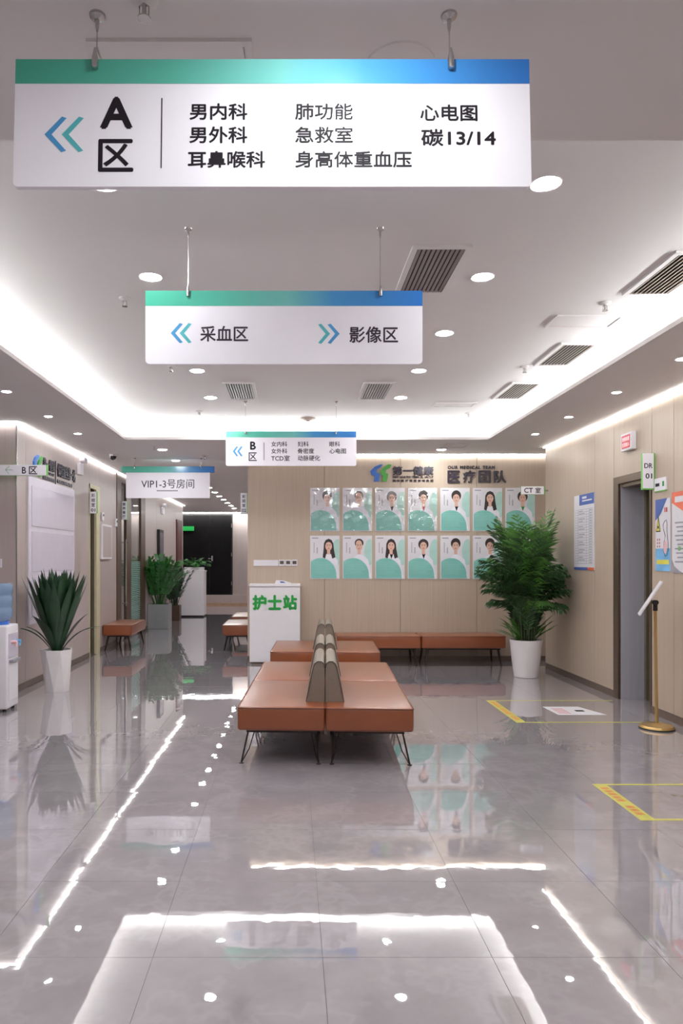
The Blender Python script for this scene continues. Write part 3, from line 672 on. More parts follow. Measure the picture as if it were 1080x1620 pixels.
# ------------------------------------------------------------------ benches
SH, ST = .40, .165                      # seat height, cushion thickness
def bench_leg(x, y, sx, sy, thick):
    bm = B()
    if thick:
        tube(bm, [(x, y, SH-ST), (x+sx*.05, y+sy*.03, .0)], .018, n=8, r2=.011)
    else:
        tube(bm, [(x, y, SH-ST+.005), (x+sx*.05, y+sy*.03, .006)], .006, n=6)
        tube(bm, [(x-sx*.045, y-sy*.03, SH-ST+.005), (x+sx*.0, y+sy*.0, .09), (x+sx*.045, y+sy*.028, .012)], .004, n=6)
        cyl(bm, (x+sx*.05, y+sy*.03, 0), .016, .006, n=12)
    return bm
def bench(label, loc, rz, L, W, back=0, thick=False, group=None, first=None):
    """seat with its origin at floor level in its middle; W across X, L along Y; back: -1/+1 the side of the backrest, 0 none"""
    root = thing('bench_seat', loc, label, 'bench', group, rz)
    def part(name, bm, m_, par=root, smooth=True):
        return mk(name, bm, m_, par, smooth, world=False)
    bm = B(); box(bm, -W/2+.002, W/2-.002, -L/2+.002, L/2-.002, SH-ST, SH, .022, seg=4)
    # gentle crown on the cushion top
    for v in bm.verts:
        if v.co.z > SH-.03: v.co.z += .004*(1-(v.co.x*2/W)**2)*(1-(v.co.y*2/L)**2)
    cu = part('cushion', bm, M['leather'])
    bm = B(); z = SH-.008
    c8 = .012; pts = [(-W/2+c8, -L/2), (W/2-c8, -L/2), (W/2, -L/2+c8), (W/2, L/2-c8), (W/2-c8, L/2), (-W/2+c8, L/2), (-W/2, L/2-c8), (-W/2, -L/2+c8), (-W/2+c8, -L/2)]
    tube(bm, [(a*.988, b*.994, z) for a, b in pts], .0045, n=6); part('piping', bm, M['piping'], cu)
    bm = B(); box(bm, -W/2+.06, W/2-.06, -L/2+.06, L/2-.06, SH-ST-.022, SH-ST+.004); part('frame', bm, M['leg'], smooth=False)
    for sx in (-1, 1):
        for sy in (-1, 1): part('leg', bench_leg(sx*(W/2-.075), sy*(L/2-.09), sx*(.6 if back*sx > 0 else 1), sy, thick), M['leg'])
    if back:
        # wedge: upright on the inner side, sloping on the outer one, rounded top
        s = back; xi = s*(W/2-.003); y0, y1 = -L/2+.2, L/2-.14
        prof = [(xi, SH-.003), (xi-s*.132, SH-.003), (xi-s*.128, SH+.02), (xi-s*.083, SH+.235), (xi-s*.072, SH+.268), (xi-s*.05, SH+.285), (xi-s*.025, SH+.285), (xi-s*.006, SH+.27), (xi, SH+.24)]
        bm = B(); prism(bm, [(a, y0, b) for a, b in prof], (0, y1-y0, 0)); 
        es = [e for e in bm.edges if abs(e.verts[0].co.y-e.verts[1].co.y) < 1e-6 and min(e.verts[0].co.z, e.verts[1].co.z) > SH]
        bmesh.ops.bevel(bm, geom=es, offset=.006, segments=2, affect='EDGES'); bk = part('backrest', bm, M['taupe'])
        bm = B(); tube(bm, [(a, y0+.003, b) for a, b in prof[1:]], .003, n=6); part('piping', bm, M['taupe2'], bk)
    return root
ang = math.atan2(54, F)
def along(Yd, off):                      # centre line of the sofa row: X = .0475 Y
    return (Yd*math.sin(ang)/math.cos(ang)+off*math.cos(ang), Yd-off*math.sin(ang)*1.0, 0)
Wm = .603
rows = [(5.43, 'nearest'), (6.535, 'middle'), (8.38, 'farthest')]
for Yc_, nm in rows:
    for s in (-1, 1):
        side = 'left' if s < 0 else 'right'
        g = 'back to back seats down the middle'
        bench('%s %s half of the orange back to back sofa island' % (nm, side), along(Yc_, s*Wm/2), -ang, 1.10, Wm, back=-s, group=g)
for q in range(2):
    a = .60+q*1.115+.5575
    bench(('left' if q == 0 else 'right')+' half of the long orange bench against the back wall', (a, YB-.27, 0), -PI/2 if False else PI/2, 1.11, .5, thick=True, group='long bench at the back wall')
bench('short orange bench against the left wall by the glass doors', (WL+.235, 11.55, 0), 0, 1.08, .45, thick=True)
bench('nearer orange bench behind the nurse counter in the corridor', (-.83, 11.55, 0), 0, 1.08, .45, thick=True, group='corridor benches')
bench('farther orange bench behind the nurse counter in the corridor', (-.83, 13.2, 0), 0, 1.08, .45, thick=True, group='corridor benches')

# ------------------------------------------------------------------ plants
def strap(bm, p0, az, L, W, lean, curve, n=9, fold=.25, mi=0, wide=0):
    """pointed strap leaf from p0: lean = starting angle from the vertical, curve = how far it bends over"""
    p = Vector(p0); a = lean; ds = L/n; prev = None; h = Vector((math.cos(az), math.sin(az), 0)); sd = Vector((-math.sin(az), math.cos(az), 0))
    for q in range(n+1):
        t = q/n; w_ = W*(.45+.55*min(1, t*2.2))*(1-max(0, (t-.45)/.55)**1.8)
        if wide: w_ = W*(.35+.65*math.sin(PI*min(1, t/.62)/2))*(1 if t < .62 else max(0, 1-((t-.62)/.38)**1.3))
        up = h*(-math.cos(a))+Vector((0, 0, math.sin(a)))
        row = [bm.verts.new(p-sd*w_/2+up*fold*w_), bm.verts.new(p), bm.verts.new(p+sd*w_/2+up*fold*w_)]
        if prev:
            for k_ in range(2): bm.faces.new((prev[k_], prev[k_+1], row[k_+1], row[k_])).material_index = mi
        prev = row; a += curve/n*(.4+1.2*t); p = p+(h*math.sin(a)+Vector((0, 0, math.cos(a))))*ds
def frond(bm, p0, az, L, lean, curve, leafL=.24, npair=22, n=14, start=.3, bright=0, lw=.02, droop=.5):
    p = Vector(p0); a = lean; ds = L/n; pts = [p.copy()]; dirs = []
    h = Vector((math.cos(az), math.sin(az), 0)); sd = Vector((-math.sin(az), math.cos(az), 0))
    for q in range(n):
        a += curve/n*(.35+1.3*q/n); d_ = h*math.sin(a)+Vector((0, 0, math.cos(a))); dirs.append(d_); p = p+d_*ds; pts.append(p.copy())
    tube(bm, pts, .0055, n=5, r2=.0015, mi=1)
    for q in range(npair):
        t = start+(1-start)*q/(npair-1); f_ = t*n; i0 = min(int(f_), n-1); P = pts[i0].lerp(pts[i0+1], f_-i0); D = dirs[i0]
        up = sd.cross(D); prof = math.sin(PI*min(1, (t-start)/(1-start)*.85+.16))**.7
        for s in (-1, 1):
            ll = leafL*prof*random.uniform(.85, 1.1); o1 = (sd*s*random.uniform(.75, .95)+D*random.uniform(.55, .85)+up*random.uniform(.0, .3)).normalized()
            m1 = P+o1*ll*.5; e1 = m1+(o1+Vector((0, 0, -droop*random.uniform(.5, 1.3)))).normalized()*ll*.5
            nr = D*lw*.5
            v = [bm.verts.new(x) for x in (P-nr*.5, P+nr*.5, m1-nr+up*.003, m1+nr-up*.003, e1)]
            bm.faces.new((v[0], v[1], v[3], v[2])); bm.faces.new((v[2], v[3], v[4]))
# big areca palm
pc = Vector((2.82, 8.62, 0))
root = thing('potted_palm', pc, 'tall bushy areca palm in a round white pot beside the right wall', 'plant')
bm = B(); lathe(bm, pc, [(.13, 0), (.138, .004), (.165, .2), (.182, .38), (.188, .435), (.186, .447), (.176, .447), (.172, .40), (.0, .40)], 40); mk('pot', bm, M['pot'], root, True)
bm = B(); cyl(bm, pc+Vector((0, 0, .395)), .172, .02, n=24); mk('soil', bm, M['soil'], root)
for q in range(36):
    a = random.uniform(0, 2*PI); r_ = random.uniform(.02, .13); hh = random.uniform(.5, .85)
    p0 = pc+Vector((r_*math.cos(a), r_*math.sin(a), .41)); p1 = p0+Vector((.35*r_*math.cos(a)*2, .35*r_*math.sin(a)*2, hh))
    bm = B(); tube(bm, [p0, p0.lerp(p1, .5)+Vector((random.uniform(-.01, .01), 0, 0)), p1], .009, n=6, r2=.006); mk('cane', bm, M['stem'], root, True)
nf = 84
for q in range(nf):
    az = q*2.39996+random.uniform(-.25, .25); t = q/nf
    r_ = .02+.08*random.random()
    zb = .62+.4*random.random()
    p0 = pc+Vector((r_*math.cos(az), r_*math.sin(az), zb if t > .25 else .95))
    if t < .3: L, lean, cv = random.uniform(.85, 1.12), random.uniform(.02, .22), random.uniform(.2, .7)       # upright crown
    elif t < .75: L, lean, cv = random.uniform(.66, .85), random.uniform(.15, .45), random.uniform(.9, 1.6)     # arching
    else: L, lean, cv = random.uniform(.45, .66), random.uniform(.4, .7), random.uniform(1.2, 2.0)              # low skirt
    if t >= .3:
        # the wall behind and at the right keeps fronds short there
        e = p0+Vector((math.cos(az), math.sin(az), 0))*L*.6
        if e.x > 3.15: L *= .8
    bm = B(); frond(bm, p0, az, L, lean, cv, leafL=.27 if t < .3 else .25, npair=17 if t < .3 else 20, start=.2, lw=.027 if t < .3 else .02, droop=.25 if t < .3 else .7)
    lim = WR-.015
    for v in bm.verts:
        if v.co.x > lim: v.co.x = lim-(v.co.x-lim)*.1
    mk('frond', bm, [M['palm2'] if (t < .3 and q % 2 == 0) or q % 7 == 0 else M['palm'], M['stem']], root)
for az, L, z in ((-.2, .36, .42), (2.9, .34, .42), (.3, .3, .45), (3.5, .32, .5), (2.6, .3, .45), (-2.6, .25, .42)):
    bm = B(); p0 = pc+Vector((.1*math.cos(az), .1*math.sin(az), z)); 
    for q in range(5): strap(bm, p0+Vector((0, 0, .02*q)), az+random.uniform(-.35, .35), L*random.uniform(.7, 1), .035, .75+random.uniform(-.2, .3), .25, n=6)
    mk('leaf', bm, M['palm2'], root, True)

for q in range(22):
    az = q*2.39996; p0 = Vector((2.82, 8.62, 0))+Vector((.1*math.cos(az), .1*math.sin(az), .43+.25*random.random()))
    bm = B(); frond(bm, p0, az, random.uniform(.4, .55), random.uniform(.04, .2), random.uniform(.1, .5), leafL=.13, npair=14, start=.15, lw=.02, droop=.2)
    mk('frond', bm, [M['palm'], M['stem']], root)

# dark green strap-leaved plant, left
pc = Vector((GX(89, 7.68), 7.68+.02, 0))
root = thing('potted_dracaena', pc, 'dark green strap leaved plant in a faceted white pot by the left wall', 'plant')
bm = B()
a_ = [Vector((.125*math.cos(2*PI*q/7+.3), .125*math.sin(2*PI*q/7+.3), 0))+pc for q in range(7)]
b_ = [Vector((.172*math.cos(2*PI*(q+.5)/7+.3), .172*math.sin(2*PI*(q+.5)/7+.3), .445))+pc for q in range(7)]
c_ = [pc+(p-pc)*.9+Vector((0, 0, 0)) for p in b_]; c_ = [Vector((p.x, p.y, .445)) for p in c_]; d_ = [Vector((p.x, p.y, .40)) for p in c_]
va, vb, vc, vd = [[bm.verts.new(p) for p in r_] for r_ in (a_, b_, c_, d_)]
for q in range(7):
    w_ = (q+1) % 7
    bm.faces.new((va[q], va[w_], vb[q])); bm.faces.new((va[w_], vb[w_], vb[q]))
    bm.faces.new((vb[q], vb[w_], vc[w_], vc[q])); bm.faces.new((vc[q], vc[w_], vd[w_], vd[q]))
bm.faces.new(list(reversed(va))); bm.faces.new(vd)
mk('pot', bm, M['pot'], root)
bm = B(); cyl(bm, pc+Vector((0, 0, .40)), .14, .012, n=7); mk('soil', bm, M['soil'], root)
for q in range(64):
    az = q*2.39996+random.uniform(-.2, .2); t = q/72
    lean, cv, L = .04+.4*t**.8, -.04+.05*t, .84+.04*t+random.uniform(-.07, .04)
    if t > .86: lean, cv, L = random.uniform(.4, .65), random.uniform(.4, .8), random.uniform(.42, .56)
    bm = B(); strap(bm, pc+Vector((.035*math.cos(az), .035*math.sin(az), .40+.05*(1-t))), az, L, random.uniform(.105, .13), lean, cv, n=10, fold=.14, wide=1)
    for v in bm.verts: v.co.x = max(v.co.x, WL+.035)
    mk('leaf', bm, M['agave'], root, True)
for az in (-.1, .25, 2.9, 3.3, -2.9):
    bm = B(); strap(bm, pc+Vector((.05*math.cos(az), .05*math.sin(az), .42)), az, .52, .035, .55, 1.15, n=10)
    for v in bm.verts: v.co.x = max(v.co.x, WL+.035)
    mk('leaf', bm, M['agave'], root, True)

# leafy plants in the corridor
def stem_leaves(bm, p0, az, L, lean, cv, nl=11, s=.09, n=10):
    p = Vector(p0); a = lean; h = Vector((math.cos(az), math.sin(az), 0)); sd = Vector((-math.sin(az), math.cos(az), 0)); pts = [p.copy()]
    for q in range(n):
        a += cv/n; p = p+(h*math.sin(a)+Vector((0, 0, math.cos(a))))*L/n; pts.append(p.copy())
    tube(bm, pts, .008, n=5, r2=.003)
    for q in range(nl):
        f_ = (.25+.75*q/(nl-1))*n; i0 = min(int(f_), n-1); P = pts[i0].lerp(pts[i0+1], f_-i0); D = (pts[i0+1]-pts[i0]).normalized()
        for sg in (-1, 1):
            o1 = (sd*sg+D*.7+Vector((0, 0, random.uniform(-.3, .3)))).normalized(); wv = o1.cross(D+Vector((.3, .2, .1))).normalized().cross(o1)*s*.3
            e = [P, P+o1*s*.4+wv, P+o1*s, P+o1*s*.4-wv]
            bm.faces.new([bm.verts.new(v) for v in e])
def leafy(label, c, pot, sz, ph, nst, hgt, m_, sp=.5, s=.09):
    root = thing('potted_plant', c, label, 'plant')
    c = Vector(c)
    if pot: 
        bm = B(); box(bm, c.x-sz/2, c.x+sz/2, c.y-sz/2, c.y+sz/2, c.z, c.z+ph-.03, .006); 
        for x0, x1, y0, y1 in ((-sz/2, sz/2, -sz/2, -sz/2+.02), (-sz/2, sz/2, sz/2-.02, sz/2), (-sz/2, -sz/2+.02, -sz/2+.02, sz/2-.02), (sz/2-.02, sz/2, -sz/2+.02, sz/2-.02)): box(bm, c.x+x0, c.x+x1, c.y+y0, c.y+y1, c.z+ph-.03, c.z+ph)
        mk('pot', bm, pot, root)
        bm = B(); box(bm, c.x-sz/2+.02, c.x+sz/2-.02, c.y-sz/2+.02, c.y+sz/2-.02, c.z+ph-.03, c.z+ph-.012); mk('soil', bm, M['soil'], root)
    for q in range(nst):
        az = q*2.39996; t = q/nst; bm = B()
        stem_leaves(bm, c+Vector((sz*.3*t*math.cos(az), sz*.3*t*math.sin(az), ph-.02)), az, hgt*random.uniform(.85, 1.05), .05+.3*t, sp*(.3+t), s=s)
        for v in bm.verts: v.co.x = max(v.co.x, WL+.02)
        mk('stem', bm, m_, root)
    return root
leafy('bushy green plant in a square grey pot outside the glass doors', (GX(252.5, 14.7), 14.72, 0), M['potgrey'], .42, .5, 34, .98, M['zz'], .55, .13)
leafy('darker leafy plant behind the grey pot, in the corridor', (GX(275, 16.6), 16.6, 0), M['brown'], .3, .35, 16, .85, M['agave'], .28, .13)

# corridor cabinet with trailing plant
YK = 17.55
root = thing('white_cabinet', (GX(303, YK), YK+.25, 0), 'white waist high cabinet standing in the corridor', 'cabinet')
x0, x1 = GX(280.5, YK), GX(323, YK)
bm = B(); box(bm, x0+.01, x1-.01, YK+.01, YK+.5, .04, 1.1, .003, seg=1); mk('body', bm, M['cabinet'], root)
bm = B(); box(bm, x0, x1, YK, YK+.52, 1.1, 1.135, .004); mk('top', bm, M['cabinet'], root)
bm = B(); box(bm, x0+.005, x1-.005, YK+.004, YK+.01, .04, .22); mk('kick_panel', bm, M['cabinet'], root)
bm = B(); box(bm, x0+.03, x1-.03, YK+.03, YK+.48, 0, .04); mk('plinth', bm, M['dark'], root)
root = thing('trailing_plant', (GX(305, YK), YK+.25, 1.135), 'trailing green plant on top of the corridor cabinet', 'plant')
c = Vector((GX(305, YK), YK+.25, 1.135))
bm = B(); box(bm, c.x-.24, c.x+.24, c.y-.1, c.y+.1, c.z, c.z+.08, .004); mk('planter', bm, M['cabinet'], root)
def heart(bm, p, az, tilt, s):
    u = Vector((math.cos(az)*math.cos(tilt), math.sin(az)*math.cos(tilt), math.sin(tilt))); v = Vector((-math.sin(az), math.cos(az), 0))
    pts = [(0, 0), (-.12, .3), (.1, .48), (.5, .36), (1, 0), (.5, -.36), (.1, -.48), (-.12, -.3)]
    bm.faces.new([bm.verts.new(p+u*a*s+v*b*s) for a, b in pts])
bm = B()
for q in range(70):
    a = random.uniform(0, 2*PI); r_ = random.uniform(.05, .36); hz = .1+.28*random.random()*(1-r_*1.6)
    p = c+Vector((r_*math.cos(a)*1.15, r_*math.sin(a)*.6, hz)); heart(bm, p, a+random.uniform(-1, 1), random.uniform(-.9, .5), random.uniform(.07, .13))
    tube(bm, [c+Vector((0, 0, .06)), c.lerp(p, .5)+Vector((0, 0, .12)), p], .003, n=4)
mk('foliage', bm, M['pothos'], root, kind='stuff')

# ------------------------------------------------------------------ things on the right wall
def rw(root, name, ya, yb_, za, zb, m_, lev=1, par=None):
    bm = B(); t = .008+lev*.0006
    box(bm, WR-t, WR-t+.0006 if lev else WR, min(ya, yb_), max(ya, yb_), za, zb); return mk(name, bm, m_, par or root)
root = thing('notice_board', (WR, 8.08, 1.29), 'tall white notice with blue header on the right wall beyond the doorway', 'notice')
rw(root, 'board', 7.8, 8.35, 1.29, 2.14, M['paper'], 0)
rw(root, 'blue_header', 7.8, 8.2, 2.02, 2.14, M['bluep']); rw(root, 'footer', 7.98, 8.35, 1.29, 1.32, M['bluep']); rw(root, 'orange_footer', 7.8, 7.98, 1.29, 1.32, M['orangep'])
rw(root, 'header_print', 7.86, 8.12, 2.06, 2.075, M['paper'], 2); rw(root, 'header_print', 8.0, 8.12, 2.09, 2.115, M['paper'], 2)
bm = B()
for q in range(22): box(bm, WR-.0095, WR-.0086, 7.84, 8.31, 1.36+q*.029, 1.363+q*.029)
for yy in (7.84, 7.93, 8.0, 8.24, 8.31): box(bm, WR-.0095, WR-.0086, yy, yy+.002, 1.36, 1.97)
mk('table_lines', bm, M['pgrey'], root)
bm = B()
for q in range(21):
    box(bm, WR-.0096, WR-.0086, 7.86, 7.92, 1.37+q*.029, 1.378+q*.029)
    if q % 3: box(bm, WR-.0096, WR-.0086, 8.1-.05*(q % 2), 8.22, 1.37+q*.029, 1.377+q*.029)
mk('printed_rows', bm, M['pgrey'], root)

root = thing('warning_lamp', (WR, 6.97, 2.46), 'red lit warning box high on the wall above the grey doorway', 'warning light')
bm = B(); box(bm, WR-.05, WR, 6.86, 7.08, 2.465, 2.635, .006); mk('housing', bm, M['white'], root)
bm = B(); box(bm, WR-.052, WR-.05, 6.885, 7.055, 2.487, 2.613); pn = mk('lit_panel', bm, M['redlit'], root)
fit('射线有害', (WR-.052, 0, 0), (0, -1, 0), (0, 0, 1), -7.04, 2.557, -6.9, 2.598, M['redtxt'], root, bold=.01, depth=.001)
fit('灯亮勿入', (WR-.052, 0, 0), (0, -1, 0), (0, 0, 1), -7.04, 2.502, -6.9, 2.543, M['redtxt'], root, bold=.01, depth=.001)

root = thing('safety_poster', (WR, 6.36, 1.3), 'narrow blue radiation safety poster right of the grey doorway', 'poster')
ya, yb_ = 6.485, 6.235; za, zb = 1.305, 1.945
rw(root, 'sheet', ya, yb_, za, zb, M['paper'], 0)
rw(root, 'blue_base', ya, yb_, za, za+.2, M['lightblue']); rw(root, 'yellow_bar', ya-.02, yb_+.02, za+.06, za+.1, M['yellow'], 2)
def rpoly(root, name, pts, m_, lev=2):
    bm = B(); t = .0086+lev*.0006
    prism(bm, [(WR-t, y, z) for y, z in pts], (.0005, 0, 0)); return mk(name, bm, m_, root)
rpoly(root, 'blue_corner', [(ya, zb), (ya-.2, zb), (ya-.09, zb-.13), (ya, zb-.19)], M['bluep'])
rpoly(root, 'warning_triangle', [(ya-.01, zb-.29), (ya-.09, zb-.29), (ya-.05, zb-.14)], M['ink'], 3)
rpoly(root, 'warning_triangle_field', [(ya-.02, zb-.282), (ya-.08, zb-.282), (ya-.05, zb-.17)], M['yellow'], 4)
rpoly(root, 'trefoil', ell(ya-.05, zb-.25, .012, .014, 8), M['ink'], 5)
# pregnant figure in outline
op = [(ya-.16, zb-.2), (ya-.185, zb-.19), (ya-.2, zb-.22), (ya-.2, zb-.29), (ya-.215, zb-.38), (ya-.22, zb-.46), (ya-.2, zb-.5), (ya-.17, zb-.51), (ya-.14, zb-.46), (ya-.15, zb-.38), (ya-.17, zb-.33), (ya-.14, zb-.27), (ya-.135, zb-.23), (ya-.16, zb-.2)]
bm = B(); tube(bm, [(WR-.01, y, z) for y, z in op], .002, n=4); mk('figure_outline', bm, M['ink'], root)
rpoly(root, 'belly_print', ell(ya-.168, zb-.43, .03, .06, 14), M['pinkp'], 3)
for q in range(2):
    for r_ in range(3): rw(root, 'red_lettering', ya-.03-.035*q, ya-.045-.035*q, zb-.37-.03*r_, zb-.352-.03*r_, M['shirtred'], 3)
rw(root, 'red_symbols', ya-.155, ya-.17, zb-.12, zb-.08, M['shirtred'], 3); rw(root, 'red_symbols', ya-.18, ya-.205, zb-.12, zb-.08, M['shirtred'], 3)
root = thing('info_poster', (WR, 5.95, 1.3), 'white poster with orange pennant at the right edge of the view', 'poster')
ya, yb_ = 6.205, 5.72; za, zb = 1.29, 1.985
rw(root, 'sheet', ya, yb_, za, zb, M['paper'], 0)
rpoly(root, 'orange_pennant', [(ya, zb), (yb_, zb), (yb_, zb-.06), ((ya+yb_)/2, zb-.2), (ya, zb-.09)], M['orangep'])
rw(root, 'title_print', ya-.05, yb_+.05, zb-.09, zb-.04, M['paper'], 5)
bm = B()
for q in range(10): box(bm, WR-.0105, WR-.0098, yb_+.05, ya-.05-.02*(q % 3), zb-.27-.037*q, zb-.258-.037*q)
mk('printed_lines', bm, M['pgrey'], root)
rpoly(root, 'grey_corner', [(ya, za), (ya, za+.12), (ya-.04, za+.06), (ya-.12, za+.02), (ya-.2, za)], M['pgrey'])
rpoly(root, 'green_print', ell(ya-.12, za+.21, .03, .02, 10), M['limegreen'])

# ------------------------------------------------------------------ brass stand with tilted plate
c = Vector((3.045, 5.98, 0))
root = thing('sign_stand', c, 'slim brass floor stand holding a tilted plate by the right wall', 'stand')
bm = B(); lathe(bm, c, [(.13, 0), (.137, .004), (.137, .012), (.125, .03), (.05, .045), (.014, .05)], 36); mk('base', bm, M['brass'], root, True)
bm = B(); cyl(bm, c-Vector((0, 0, 0)), .138, .011, n=36); mk('foot_ring', bm, M['dark'], root, True)
bm = B(); tube(bm, [c+Vector((0, 0, .04)), c+Vector((-.012, 0, 1.0))], .0125, n=14); mk('pole', bm, M['brass'], root, True)
bm = B(); cyl(bm, c+Vector((-.012, 0, .98)), .018, .06, n=14); cyl(bm, c+Vector((-.012, -.02, 1.05)), .02, .04, axis='Y', n=14); mk('joint', bm, M['dark'], root, True)
bm = B(); box(bm, -.165, .165, -.11, .11, -.006, .006, .002, seg=1)
Mx = Matrix.Translation(c+Vector((-.055, 0, 1.085))) @ Matrix.Rotation(math.radians(-23), 4, 'Z') @ Matrix.Rotation(math.radians(-59), 4, 'Y')
bm.transform(Mx); mk('plate', bm, M['white'], root)

# ------------------------------------------------------------------ floor markings by the door
def decal_rect(label, x0, x1, y0, y1):
    root = thing('floor_tape', ((x0+x1)/2, (y0+y1)/2, 0), label, 'floor marking', 'yellow waiting boxes on the floor')
    z0, z1 = .0004, .0012
    bm = B(); box(bm, x0, x0+.085, y0, y1, z0, z1); wd = mk('wide_band', bm, M['tape'], root)
    bm = B(); box(bm, x0+.085, x1, y0, y0+.025, z0, z1); mk('thin_line', bm, M['tape'], root)
    bm = B(); box(bm, x0+.085, x1, y1-.025, y1, z0, z1); mk('thin_line', bm, M['tape'], root)
    n = int((y1-y0-.1)/.055); bm = B()
    for q in range(n):
        yy = y1-.07-q*.055
        if q % 6 == 5: continue
        for e in range(3): box(bm, x0+.02, x0+.066, yy-.032+e*.013, yy-.026+e*.013, z1-.0002, z1+.0006)
        box(bm, x0+.038, x0+.044, yy-.035, yy+.002, z1-.0002, z1+.0006)
    mk('red_lettering', bm, M['orangep'], root, kind='stuff')
decal_rect('yellow taped box on the floor nearest the viewer, at the right', 1.885, 3.15, 3.87, 4.5)
decal_rect('yellow taped box on the floor in front of the palm', 1.945, 3.2, 6.19, 7.17)
root = thing('floor_notice', (2.6, 6.66, 0), 'white paper notice stuck on the floor inside the far yellow box', 'notice')
bm = B(); prism(bm, [(2.4, 6.86, .0012), (2.74, 6.86, .0012), (2.86, 6.5, .0012), (2.42, 6.5, .0012)], (0, 0, -.0009)); mk('sheet', bm, M['paper'], root)
bm = B(); 
for q in range(5): box(bm, 2.45, 2.56, 6.56+.05*q, 6.575+.05*q, .0011, .002)
mk('pink_print', bm, M['shirtred'], root)
bm = B(); box(bm, 2.64, 2.72, 6.64, 6.7, .0011, .002); mk('black_print', bm, M['ink'], root)
root = thing('floor_notice', (2.75, 4.1, 0), 'white paper notice on the floor at the right edge of the view', 'notice')
bm = B(); prism(bm, [(2.24, 4.36, .0012), (3.0, 4.36, .0012), (3.0, 4.0, .0012), (2.24, 4.0, .0012)], (0, 0, -.0009)); mk('sheet', bm, M['tile'], root)
bm = B()
for q in range(5): box(bm, 2.27+.045*q, 2.3+.045*q, 4.27-.02*q, 4.30-.02*q, .0011, .002)
mk('black_print', bm, M['olive'], root)

# ------------------------------------------------------------------ left wall things
root = thing('display_board', (WL, 8.72, .69), 'large glossy lavender display board on the left wall behind the plant', 'board')
bm = B(); box(bm, WL, WL+.02, 7.9, 9.56, .685, 2.33, .003, seg=1); mk('board', bm, M['lav2'], root)
for q in range(3):
    z0 = .76+q*.51
    bm = B(); box(bm, WL+.02, WL+.028, 7.98, 9.5, z0, z0+.45, .002, seg=1); mk('pocket', bm, M['lav'], root)
root = thing('emergency_light', (WL, 9.8, 2.5), 'white twin head emergency light on the left wall near the lettering', 'light fitting')
def emlight(root, y, z, s=1):
    bm = B(); box(bm, WL, WL+.05*s, y-.04*s, y+.1*s, z, z+.16*s, .006); mk('housing', bm, M['white'], root)
    for q in (0, 1):
        bm = B(); cyl(bm, (WL+.03*s, y+q*.07*s, z+.2*s), .035*s, .07*s, r2=.04*s, n=14, axis='X'); tube(bm, [(WL+.03*s, y+q*.07*s, z+.16*s), (WL+.03*s, y+q*.07*s, z+.2*s)], .01*s); mk('lamp_head', bm, M['white'], root, True)
emlight(root, 9.78, 2.56)
root = thing('emergency_light', (WL, 16.1, 2.42), 'white twin head emergency light on the far corridor wall', 'light fitting')
emlight(root, 16.1, 2.42)
for y, z, lb in ((11.0, 2.0, 'small white door control beside the cream casing'), (11.85, 1.95, 'small white door control beside the brown glass door post')):
    root = thing('door_control', (WL, y, z), lb, 'switch'); bm = B(); box(bm, WL, WL+.03, y-.04, y+.04, z, z+.13, .006); mk('housing', bm, M['white'], root)
    bm = B(); cyl(bm, (WL+.03, y, z+.085), .018, .006, n=14, axis='X'); mk('button', bm, M['dark'], root)
root = thing('framed_notice', (WL, 11.1, 1.4), 'white framed notice on the wall between the two left doorways', 'notice')
bm = B(); box(bm, WL, WL+.035, 10.92, 11.5, 1.41, 1.95, .003, seg=1); mk('frame', bm, M['white'], root)
bm = B(); box(bm, WL+.035, WL+.037, 10.95, 11.47, 1.44, 1.92); mk('sheet', bm, M['pink'], root)
root = thing('wall_display', (WL, 15.8, 1.1), 'dark upright screen mounted on the far left wall', 'screen')
bm = B(); box(bm, WL, WL+.06, 15.55, 16.05, 1.1, 2.06, .006); mk('casing', bm, M['dark'], root)
bm = B(); box(bm, WL+.06, WL+.062, 15.6, 16.0, 1.15, 2.0); mk('screen', bm, mat('dark_blue_screen', rgb(56, 56, 78), .15, var=.1), root)
root = thing('letter_box', (WL, 16.6, 1.2), 'small black box fixed to the wall behind the bushy plant', 'box')
bm = B(); box(bm, WL, WL+.05, 15.98+.14, 16.24, 1.15, 1.53, .006); mk('body', bm, M['dark'], root)
bm = B(); box(bm, WL+.01, WL+.04, 16.11, 16.12, 1.44, 1.46); mk('slot', bm, M['steel'], root)
root = thing('exit_sign', (GX(297, 22.2), 22.3, 2.25), 'green lit exit sign on the black corridor door', 'sign')
bm = B(); box(bm, GX(287, 22.3), GX(306, 22.3), 22.38, 22.41, GZ(839.5, 22.3), GZ(832.5, 22.3)); mk('housing', bm, M['exitg'], root)
bm = B(); box(bm, GX(285, 22.3), GX(287, 22.3), 22.37, 22.41, GZ(840, 22.3), GZ(832, 22.3)); mk('bracket', bm, M['steel'], root)
root = thing('wall_outlet', (-3.06, 7.6, 1.3), 'white wall outlet at the left edge of the view', 'outlet')
bm = B(); box(bm, GX(-8, 7.6), GX(3.3, 7.6), 7.588, 7.6, GZ(898, 7.6), GZ(884, 7.6), .002, seg=1); mk('plate', bm, M['white'], root)
bm = B(); box(bm, GX(-5, 7.6), GX(0, 7.6), 7.586, 7.588, GZ(894, 7.6), GZ(888, 7.6)); mk('socket', bm, M['pgrey'], root)

